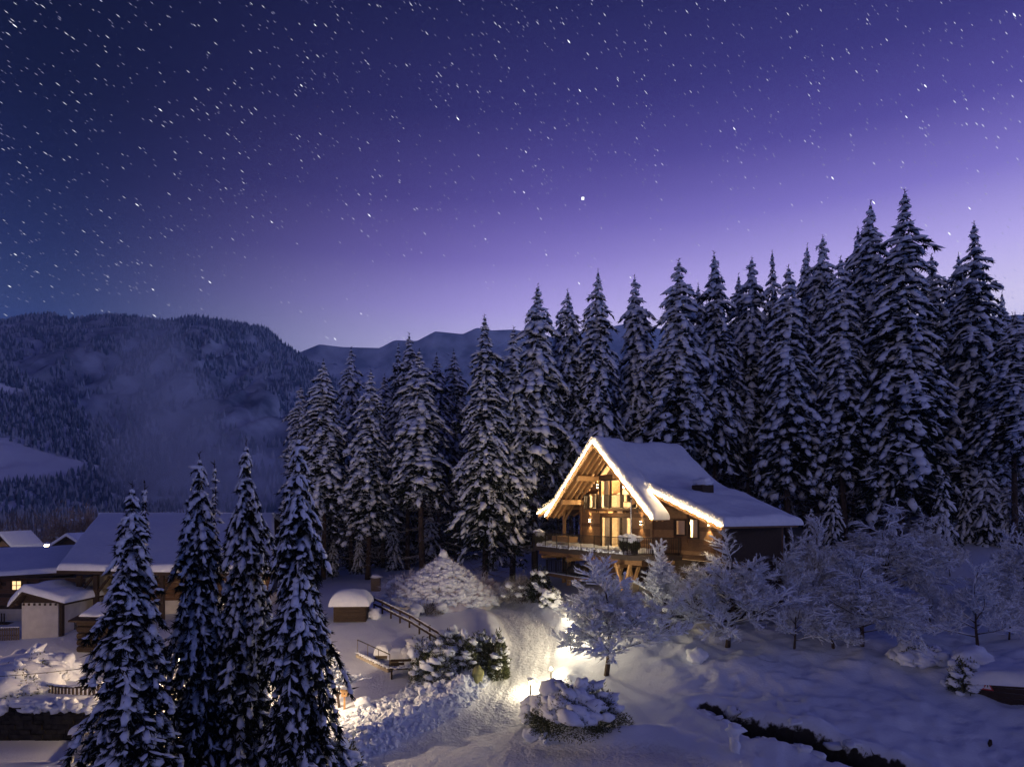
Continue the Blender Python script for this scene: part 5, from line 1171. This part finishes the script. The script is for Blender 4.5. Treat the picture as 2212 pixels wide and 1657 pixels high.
# big farmhouse
E0, E1 = at(122, 1232, 45), at(596, 1240, 46.5); R0, R1 = at(212, 1118, 60), at(592, 1118, 61.5)
bh = empty('farmhouse', (E0.x, E0.y, gz(E0.x, E0.y)), 0, 'big dark timber farmhouse with one wide snow-covered roof behind the large front spruces', 'house'); org = Vector(bh.location)
fn, lu, lv = roof_quad(E0 - org, E1 - org, R0 - org, R1 - org)
V, T = snow_sheet(fn, 70, 60, lu, lv, .45, .28, (1, 1, 1, 0), .03, 5, .2); mesh_np('roof_snow', V, T, 'snow', True, bh)
def slab4(q, th, name, mat, parent):
    q = [Vector(p) for p in q]; V = q + [p - Vector((0, 0, th)) for p in q]; MB().add(V, [(0, 1, 2, 3), (7, 6, 5, 4), (0, 4, 5, 1), (1, 5, 6, 2), (2, 6, 7, 3), (3, 7, 4, 0)]).build(name, mat, parent)
slab4([E0 - org, E1 - org, R1 - org, R0 - org], .22, 'roof_panel', 'wood_dark', bh)
K0 = R0 + Vector((-5, 13, -3.8)) - org; K1 = R1 + Vector((0, 13, -3.8)) - org
slab4([R0 - org, R1 - org, K1, K0], .22, 'rear_roof_panel', 'wood_dark', bh)
slab4([R0 - org + Vector((0, 0, .45)), R1 - org + Vector((0, 0, .45)), K1 + Vector((0, 0, .4)), K0 + Vector((0, 0, .4))], .4, 'rear_roof_snow', 'snow', bh)
# open timber porch under the eave: posts and struts
zg = gz(E0.x, E0.y) - org.z
for dx in (172, 208, 250, 300, 350):
    p = at(dx, 1242, 46.2) - org; MB().bar((p.x, p.y, -1.0), (p.x, p.y, p.z), .28, .28).build('post', 'wood_dark', bh)
    MB().bar((p.x, p.y, p.z - 1.3), (p.x + .9, p.y, p.z - .1), .14, .14).build('brace', 'wood_dark', bh)
pa = at(280, 1250, 48) - org; pb = at(585, 1250, 49.3) - org
for r_ in range(6): z1_ = pa.z - .02 - r_ * .26; slab4([(pa.x, pa.y - .04, z1_), (pb.x, pb.y - .04, z1_), (pb.x, pb.y, z1_), (pa.x, pa.y, z1_)], .245, 'plank', 'wood2', bh)
MB().add([(pa.x, pa.y + .02, -1.5), (pb.x, pb.y + .02, -1.5), (pb.x, pb.y + .02, pa.z - 1.4), (pa.x, pa.y + .02, pa.z - 1.4), (pa.x, pa.y + 7, -1.5), (pb.x, pb.y + 7, -1.5), (pb.x, pb.y + 7, pa.z + 1), (pa.x, pa.y + 7, pa.z + 1)],
         [(0, 1, 2, 3), (4, 7, 6, 5), (0, 3, 7, 4), (1, 5, 6, 2)]).build('plaster_wall', 'plaster', bh)
for dx in (395, 445, 560):
    p = at(dx, 1240, 49) - org; MB().box(p.x - .45, p.x + .45, p.y - .1, p.y - .02, pa.z - 1.0, pa.z - .2).build('window', 'window_dim', bh)
# left farmhouse
E0, E1 = at(-140, 1252, 47), at(152, 1236, 48.2); R0, R1 = at(-140, 1196, 56), at(172, 1186, 57)
lh = empty('timber_house', (at(20, 0, 49).x, 49, gz(at(20, 0, 49).x, 49)), 0, 'dark timber house at the left edge with one lit shuttered window', 'house'); org = Vector(lh.location)
fn, lu, lv = roof_quad(E0 - org, E1 - org, R0 - org, R1 - org)
V, T = snow_sheet(fn, 50, 40, lu, lv, .38, .28, (1, 1, 1, 0), .03, 9, .2); mesh_np('roof_snow', V, T, 'snow', True, lh); slab4([E0 - org, E1 - org, R1 - org, R0 - org], .2, 'roof_panel', 'wood_dark', lh)
slab4([R0 - org, R1 - org, R1 - org + Vector((0, 9, -3)), R0 - org + Vector((0, 9, -3))], .2, 'rear_roof_panel', 'wood_dark', lh)
wy0 = 48.6; xa = ly(-140, wy0) - org.x; xb = ly(185, wy0) - org.x; ztop = at(0, 1248, wy0).z - org.z; zsp = at(0, 1315, wy0).z - org.z; yy = wy0 - org.y
n_ = 8
for r_ in range(n_): MB().box(xa, xb, yy - .06, yy, zsp + (ztop - zsp) * r_ / n_, zsp + (ztop - zsp) * (r_ + .95) / n_).build('plank', 'wood2' if r_ % 3 else 'wood_dark', lh)
MB().box(xa, xb, yy + .005, yy + 6, -2, ztop).build('house_wall', 'plaster', lh)
def house_window(parent, dx, dy, hw, hh, lit, Yw, shutters=True):
    c = at(dx, dy, Yw - .1) - Vector(parent.location); k = Yw / F; a_ = hw * k; h_ = hh * k
    f_ = MB().box(c.x - a_ - .06, c.x + a_ + .06, c.y - .05, c.y - .0, c.z - h_ - .06, c.z + h_ + .06).build('window', 'wood_dark', parent)
    MB().box(c.x - a_, c.x + a_, c.y - .06, c.y - .051, c.z - h_, c.z + h_).build('pane', lit, f_)
    m_ = MB(); m_.box(c.x - .025, c.x + .025, c.y - .085, c.y - .062, c.z - h_, c.z + h_); m_.box(c.x - a_, c.x - .028, c.y - .085, c.y - .062, c.z - .02, c.z + .02); m_.box(c.x + .028, c.x + a_, c.y - .085, c.y - .062, c.z - .02, c.z + .02); m_.build('glazing_bars', 'wood_grey', f_)
    if shutters:
        for sg in (-1, 1): MB().box(c.x + sg * (a_ * 1.6 + .1) - a_ * .55, c.x + sg * (a_ * 1.6 + .1) + a_ * .55, c.y - .07, c.y - .01, c.z - h_, c.z + h_).build('shutter', 'wood2', parent)
house_window(lh, 37, 1264, 9, 9, 'window_lit', wy0); house_window(lh, 98, 1262, 9, 8, 'wood_grey', wy0)
house_window(lh, -20, 1264, 9, 9, 'window_dim', wy0)
zb_ = at(0, 1346, wy0 - .8).z - org.z; MB().box(xa, at(40, 0, wy0).x - org.x, yy - 1.1, yy - .05, zb_ - .1, zb_).build('balcony_floor', 'wood_dark', lh)
for i in range(14): x_ = at(-40 + i * 5.6, 0, wy0).x - org.x; MB().box(x_, x_ + .07, yy - 1.12, yy - 1.08, zb_, zb_ + .75).build('baluster', 'wood_dark', lh)
# small white shed with gable roof
g = Vector((ly(85, 43.5), 43.5, gz(ly(85, 43.5), 43.5))); k = 43.5 / F
ws2 = empty('white_shed', g, 0, 'small white-plastered shed with a snow-covered gable roof', 'shed')
wt = at(0, 1302, 43.5).z - g.z; xl = -38 * k; xr2 = 40 * k
MB().box(xl, xr2, 0, 3.2, -.6, wt).build('plaster_wall', 'plaster', ws2)
xm = at(60, 0, 43.5).x - g.x
MB().prism([(xl - .45, wt - .15), (xm, wt + .78), (xr2 + .75, wt + .05), (xr2 + .75, wt - .08), (xm, wt + .62), (xl - .45, wt - .28)], -.5, 3.6).build('roof_panel', 'wood_dark', ws2); MB().prism([(xl, wt), (xr2, wt), (xm, wt + .6)], .02, .1).build('gable', 'wood_dark', ws2)
def shed_fn(u, v):
    x_ = xl - .5 + (xr2 + 1.3 - xl) * u; z_ = np.interp(x_, [xl - .5, xm, xr2 + .8], [wt - .17, wt + .79, wt + .05]); return (x_, -.6 + 4.2 * v, float(z_)), (0, 0, 1)
V, T = snow_sheet(shed_fn, 44, 20, 4, 4.2, .42, .3, (1, 1, 1, 1), .03, 6); mesh_np('roof_snow', V, T, 'snow', True, ws2)
for i in range(7): MB().box(xl + .1 + i * .34, xl + .2 + i * .34, -.08, -.005, wt - .16, wt - .02).build('rafter_end', 'wood_dark', ws2)
MB().box(xr2 + .02, xr2 + .2, .1, .35, -.6, wt).build('door_post', 'wood_dark', ws2)
def board_fence(xa, ya, xb, yb, n_, h_, label, mat='wood_grey', w_=.09):
    za = gz(xa, ya); e = empty('garden_fence', (xa, ya, za), 0, label, 'fence', 'slatted garden fences by the left houses')
    for i in range(n_ + 1):
        f = i / n_; x_ = xa + (xb - xa) * f; y_ = ya + (yb - ya) * f; z_ = gz(x_, y_) - za
        MB().box(x_ - xa - w_ / 2, x_ - xa + w_ / 2, y_ - ya - .015, y_ - ya + .015, z_ - .1, z_ + h_).build('picket', mat, e)
    zb = gz(xb, yb) - za
    for hh_ in (.3, h_ - .15): MB().bar((0, .035, hh_), (xb - xa, yb - ya + .035, zb + hh_), .03, .07).build('rail', mat, e)
    q = NP()
    for i in range(n_ * 2): f = (i + .5) / n_ / 2; q.blob([(xb - xa) * f, (yb - ya) * f, zb * f + h_ + .02], [1, 0, 0], .1, .05, .035, 1)
    q.build('fence_snow', 'snow', e)
board_fence(ly(128, 44.6), 44.6, ly(183, 45.5), 45.5, 12, .8, 'short slatted fence between the white shed and the small hut'); board_fence(ly(-30, 43.6), 43.6, ly(40, 43.4), 43.4, 14, .8, 'short slatted fence at the left edge below the lit window')
# little stacked-log hut
g = Vector((ly(195, 40.5), 40.5, gz(ly(195, 40.5), 40.5) )); k = 40.5 / F; lhh = empty('log_hut', g, R(-6), 'small brown log hut with a dark sloping roof beside the leftmost big spruce', 'hut')
wz = at(0, 1338, 40.5).z - g.z
for r_ in range(5):
    MB().tube([(-27 * k, 0, wz * (r_ + .5) / 5), (30 * k, 0, wz * (r_ + .5) / 5)], wz / 10.2, 8).build('log', 'wood_dark', lhh)
MB().box(-25 * k, 28 * k, .1, 1.4, -.3, wz).build('hut_wall', 'wood_dark', lhh)
slab4([(-42 * k, -.35, wz - .02), (40 * k, -.35, wz - .02), (40 * k, 1.7, wz + .75), (-20 * k, 1.7, wz + .75)], .1, 'roof_panel', 'wood_dark', lhh)
V, T = snow_sheet(lambda u, v: ((-30 * k + 66 * k * u, .1 + 1.6 * v, wz + .13 + .6 * v), (0, 0, 1)), 20, 14, 66 * k, 1.6, .12, .15, (1, 1, 1, 1), .05, 2); mesh_np('roof_snow', V, T, 'snow', True, lhh)
# terrace railing above the dark cavity
T0 = at(95, 1512, 32); rg = empty('terrace_railing', (T0.x, T0.y, T0.z), 0, 'dark wooden balustrade with snow ledges above the dark cavity on the left', 'railing')
xL = 0; xR = at(222, 0, 32).x - T0.x
nb_ = 16
def curve(f): return Vector((xR * f, -.5 * math.sin(math.pi * f) * .6, -.12 * math.sin(math.pi * f)))
for i in range(nb_ + 1): p = curve(i / nb_); MB().box(p.x - .045, p.x + .045, p.y - .03, p.y + .03, p.z + .12, p.z + .78).build('baluster', 'wood_grey', rg)
for hh_, th_, mt in ((.80, .07, 'wood_dark'), (.08, .10, 'wood_dark'), (-.18, .10, 'wood_grey')):
    for i in range(6): MB().bar(curve(i / 6) + Vector((0, -.02, hh_)), curve((i + 1) / 6) + Vector((0, -.02, hh_)), .09, th_).build('rail', mt, rg)
q = NP()
for hh_, wv in ((.88, .10), (.16, .12), (-.10, .16), (-.42, .18)):
    for i in range(34): p = curve((i + .5) / 34); q.blob([p.x, p.y - .05, p.z + hh_], [1, 0, 0], .11, wv, .05 * rnd.uniform(.6, 1.4), 1)
q.build('ledge_snow', 'snow', rg)
# the dark masonry bay beneath
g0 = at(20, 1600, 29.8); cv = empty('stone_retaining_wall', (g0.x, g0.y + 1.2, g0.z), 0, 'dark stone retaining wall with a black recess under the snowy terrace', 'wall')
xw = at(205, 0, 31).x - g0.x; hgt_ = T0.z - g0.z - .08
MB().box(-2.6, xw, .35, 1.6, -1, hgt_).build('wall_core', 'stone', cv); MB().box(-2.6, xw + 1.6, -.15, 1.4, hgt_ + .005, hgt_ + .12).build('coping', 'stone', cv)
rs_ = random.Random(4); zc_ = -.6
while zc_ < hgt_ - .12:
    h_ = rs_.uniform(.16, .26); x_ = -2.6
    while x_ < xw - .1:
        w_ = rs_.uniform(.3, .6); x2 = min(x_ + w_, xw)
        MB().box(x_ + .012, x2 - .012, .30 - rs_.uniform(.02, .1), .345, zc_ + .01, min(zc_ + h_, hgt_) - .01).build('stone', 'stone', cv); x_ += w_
    zc_ += h_
V, T = snow_sheet(lambda u, v: ((-2.7 + (xw + 4.4) * u, -.2 + 3.2 * v, hgt_ + .125 + .1 * v), (0, 0, 1)), 50, 24, xw + 4.4, 3.2, .28, .25, (1, 1, 1, 1), .08, 3); mesh_np('wall_snow', V, T, 'snow', True, cv)
q = NP()
for i in range(60):
    xx = rng.uniform(-2.7, xw + .6); q.blob([xx, rng.uniform(-.35, .1), hgt_ + rng.uniform(-.02, .28)], [1, .2, 0], rng.uniform(.16, .4), .2, rng.uniform(.1, .26), 2)
tag(q.build('overhanging_snow', 'snow', cv), kind='stuff')
# low snow-capped wall piece in front
g = Vector((ly(190, 28.3), 28.3, gz(ly(190, 28.3), 28.3))); lw = MB().box(-.55, .8, -.2, .25, -.3, .95).build('low_wall', 'plaster', None, False, g); tag(lw, 'short pale wall end heaped with snow left of the leftmost big spruce', 'wall')
V, T = snow_sheet(lambda u, v: ((-.65 + 1.6 * u, -.3 + .65 * v, .955 + .2 * u), (0, 0, 1)), 20, 12, 1.6, .65, .3, .2, (1, 1, 1, 1), .05, 3); mesh_np('snow_cap', V, T, 'snow', True, lw)
# overhead cable
c0 = at(-20, 1462, 27); c1 = at(330, 1420, 27.5); cb = MB(); cb.tube([c0.lerp(c1, i / 10) - Vector((0, 0, .1 * math.sin(math.pi * i / 10))) - c0 for i in range(11)], .013, 4); tag(cb.build('overhead_cable', 'metal', None, False, c0), 'thin dark cable crossing in front of the snow-buried bush at the left', 'cable')
# far small houses in the valley
def far_house(dx, y_eave, y_ridge, hw, Y, label, lit=False, side='R'):
    g = at(dx, y_eave, Y); k = Y / F; e = empty('distant_house', (g.x, Y, g.z - 5), 0, label, 'house', 'small distant houses in the valley')
    a_ = hw * k; rz_ = 5 + (y_eave - y_ridge) * k
    MB().box(-a_ * .85, a_ * .85, 0, 4, -8, 5).build('house_wall', 'wood_dark', e)
    MB().prism([(-a_ * .85, 5.0), (a_ * .85, 5.0), (0, rz_ - .2)], .02, .2).build('gable', 'wood_light' if lit else 'wood_dark', e)  # paler wood puts the lamplight on a lit gable into its colour
    for sg in (-1, 1):
        slab4([(0, -1, rz_), (sg * a_ * 1.15, -1, 4.7), (sg * a_ * 1.15, 4.5, 4.7), (0, 4.5, rz_)][::sg], .15, 'roof_panel', 'wood_dark', e)
        slab4([(0, -1.05, rz_ + .5), (sg * a_ * 1.17, -1.05, 5.15), (sg * a_ * 1.17, 4.5, 5.15), (0, 4.5, rz_ + .5)][::sg], .42, 'roof_snow', 'snow', e)
    MB().box(-.4, .4, -.05, -.01, 3, 4).build('window', 'window_dim' if lit else 'wood_grey', e)
far_house(12, 1180, 1156, 24, 85, 'small distant house at the left edge with a lit gable above the timber house roof', True); far_house(152, 1176, 1158, 30, 105, 'small pale-roofed distant house just left of the big farmhouse roof')
for (x_, y_, s_, c_, sd_, mt) in ((60, 1158, 60, 22, 50, 'hay'), (130, 1148, 40, 18, 51, 'hay'), (10, 1150, 40, 18, 52, 'hay'), (185, 1140, 40, 16, 53, 'hay')):
    bush(x_, y_, s_, 175, ['bushy brown frosted hedge glowing behind the distant street lamp', 'brown frosted thicket left of the big farmhouse roof', 'frosted thicket behind the distant house at the left edge', 'frosted scrub beside the upper corner of the big farmhouse roof'][sd_ - 50], sd_, Y=112 + sd_ - 50, nbl=60, nblade=9000, low=.3, cover=.3, mat=mt, lv=1, bl=1.1, bwid=.12)
    # the hedges stand on the valley slope
    e = bpy.context.scene.objects[-1]

rng = np.random.default_rng(8); dg = NP(); ds = NP()
for (x0_, y0_), (x1_, y1_), w_ in zip([tuple(q) for q in ditch], [tuple(q) for q in ditch[1:]], ditch_w):
    n_ = 420; f = rng.random(n_); px_ = x0_ + (x1_ - x0_) * f; py_ = y0_ + (y1_ - y0_) * f; nv = np.array([-(y1_ - y0_), x1_ - x0_]); nv = nv / np.linalg.norm(nv); o_ = rng.choice([-1, 1], n_) * (w_ + rng.uniform(-.25, .05, n_))
    px_ = px_ + nv[0] * o_; py_ = py_ + nv[1] * o_; zz_ = ground(px_, py_); dg.blades(np.stack([px_, py_, zz_], -1), np.stack([-nv[0] * np.sign(o_) * .6, -nv[1] * np.sign(o_) * .6, .3 + 0 * o_], -1) + rng.normal(size=(n_, 3)) * .5, rng.uniform(.08, .3, n_), .035)
    for k_ in range(9): ds.blob([px_[k_] + nv[0] * np.sign(o_[k_]) * .12, py_[k_] + nv[1] * np.sign(o_[k_]) * .12, float(ground(np.array([px_[k_] + nv[0] * np.sign(o_[k_]) * .15]), np.array([py_[k_] + nv[1] * np.sign(o_[k_]) * .15]))[0])], rng.normal(size=3) * [1, 1, .1], rng.uniform(.25, .6), rng.uniform(.18, .35), rng.uniform(.08, .16), 2)
tag(dg.build('dead_grass', 'earth', None, False), kind='stuff'); tag(ds.build('bank_snow_lumps', 'snow'), kind='stuff')
# ------------------------------------------------------------------ scattered clods of ploughed snow
rng = np.random.default_rng(3); cl = NP(); cnt = 0
while cnt < 1500:
    x = rng.uniform(-13, 1.5); y = rng.uniform(27, 38); rd = float(np.minimum(polydist(np.array([x]), np.array([y]), road, road_w), polydist(np.array([x]), np.array([y]), side, side_w))[0])
    if rd < -.15 or rd > 3.6 or rng.random() > math.exp(-max(0, rd - .8) * .5): continue
    s = rng.uniform(.04, .15) * (1 + .5 * (rd > .5)); cl.blob([x, y, gz(x, y) + s * .25] if cnt % 3 == 0 else [x, y, float(ground(np.array([x]), np.array([y]))[0]) + s * .2], rng.normal(size=3), s * 1.2, s, s * .8, 1); cnt += 1
tag(cl.build('snow_clods', 'snow', None, False), kind='stuff')

# ------------------------------------------------------------------ stars
rng = np.random.default_rng(99); RS = 12000.0
def stars(name, n, mat, wlo, whi, aspect, own=None):
    d = rng.normal(size=(n * 2, 3)); d /= np.linalg.norm(d, axis=1, keepdims=True); d = d[(d[:, 2] > .02)][:n]
    # more of them where the camera looks, as in a long exposure of that part of the sky
    d2 = np.stack([rng.uniform(-.85, .85, n * 2), np.ones(n * 2), rng.uniform(.1, .85, n * 2)], -1); d2 /= np.linalg.norm(d2, axis=1, keepdims=True); d = np.concatenate([d, d2[:n]])
    if own is not None: d = own
    n = len(d); c0 = np.array([0, .9, .43]); c0 /= np.linalg.norm(c0); t0 = np.array([.70, .31, -.65]); ax = np.cross(c0, t0); ax /= np.linalg.norm(ax)
    t = np.cross(ax, d); t /= np.linalg.norm(t, axis=1, keepdims=True); s = np.cross(d, t)
    L = rng.uniform(wlo, whi, (n, 1)) * RS / 683; wv = L / aspect; L = np.maximum(L, wv)
    c = d * RS
    V = np.stack([c - t * L, c - s * wv, c + t * L, c + s * wv, c - d * wv, c + d * wv], 1).reshape(-1, 3); b = (np.arange(n) * 6)[:, None, None]
    Fs = (np.array([(0, 1, 4), (1, 2, 4), (2, 3, 4), (3, 0, 4), (1, 0, 5), (2, 1, 5), (3, 2, 5), (0, 3, 5)])[None] + b).reshape(-1, 3)
    return mesh_np(name, V, Fs, mat, False)
tag(stars('faint_stars', 2600, 'star2', .8, 1.6, 6.5), kind='stuff'); tag(stars('stars', 850, 'star', .9, 1.9, 6.8), kind='stuff'); tag(stars('large_stars', 55, 'star3', 1.3, 2.1, 4.6), kind='stuff')
dd = np.array([[(1259 - CX) / F, 1, (HY - 428) / F]]); dd /= np.linalg.norm(dd); rng = np.random.default_rng(5)
tag(stars('bright_star', 1, 'star3', 1.7, 1.8, 1.0, own=dd), 'single brightest round star above the forest, near the middle of the sky', 'star')

# ------------------------------------------------------------------ the air
HAZE = 1.7e-4
hz = MB().box(-3200, 5200, -300, 2500, -40, 610).build('haze', 'snow'); hz.data.materials.clear()
hm = bpy.data.materials.new('cold_air'); hm.use_nodes = True; t = hm.node_tree; t.nodes.clear()
pv = nd(t, 'ShaderNodeVolumePrincipled'); pv.inputs['Color'].default_value = (.50, .66, 1, 1); pv.inputs['Density'].default_value = HAZE; pv.inputs['Anisotropy'].default_value = .2
o = nd(t, 'ShaderNodeOutputMaterial'); t.links.new(pv.outputs[0], o.inputs['Volume']); hz.data.materials.append(hm); tag(hz, kind='stuff')
print('TRIS unique', sum(sum(len(p.vertices) - 2 for p in m_.polygons) for m_ in bpy.data.meshes))

mm = bpy.data.materials.new('drifting_mist'); mm.use_nodes = True; t = mm.node_tree; t.nodes.clear()
pv = nd(t, 'ShaderNodeVolumePrincipled'); pv.inputs['Color'].default_value = (.80, .87, 1, 1); pv.inputs['Density'].default_value = .0060
o = nd(t, 'ShaderNodeOutputMaterial'); t.links.new(pv.outputs[0], o.inputs['Volume'])
mist = empty('valley_mist', at(350, 1000, 620)); mist['kind'] = 'stuff'
V_, F_ = ICO3
for i, (dx, dy, Y, rx, ry, rz_) in enumerate(((335, 905, 640, 60, 40, 75), (430, 1010, 560, 80, 40, 45), (400, 950, 600, 45, 30, 60), (330, 800, 700, 42, 35, 60), (520, 1040, 620, 70, 40, 30))):
    p = at(dx, dy, Y); o_ = mesh_np('mist_bank', V_ * [rx, ry, rz_], F_, mm, True, None, None); o_.location = p; tag(o_, kind='stuff')
bpy.data.objects.remove(mist)
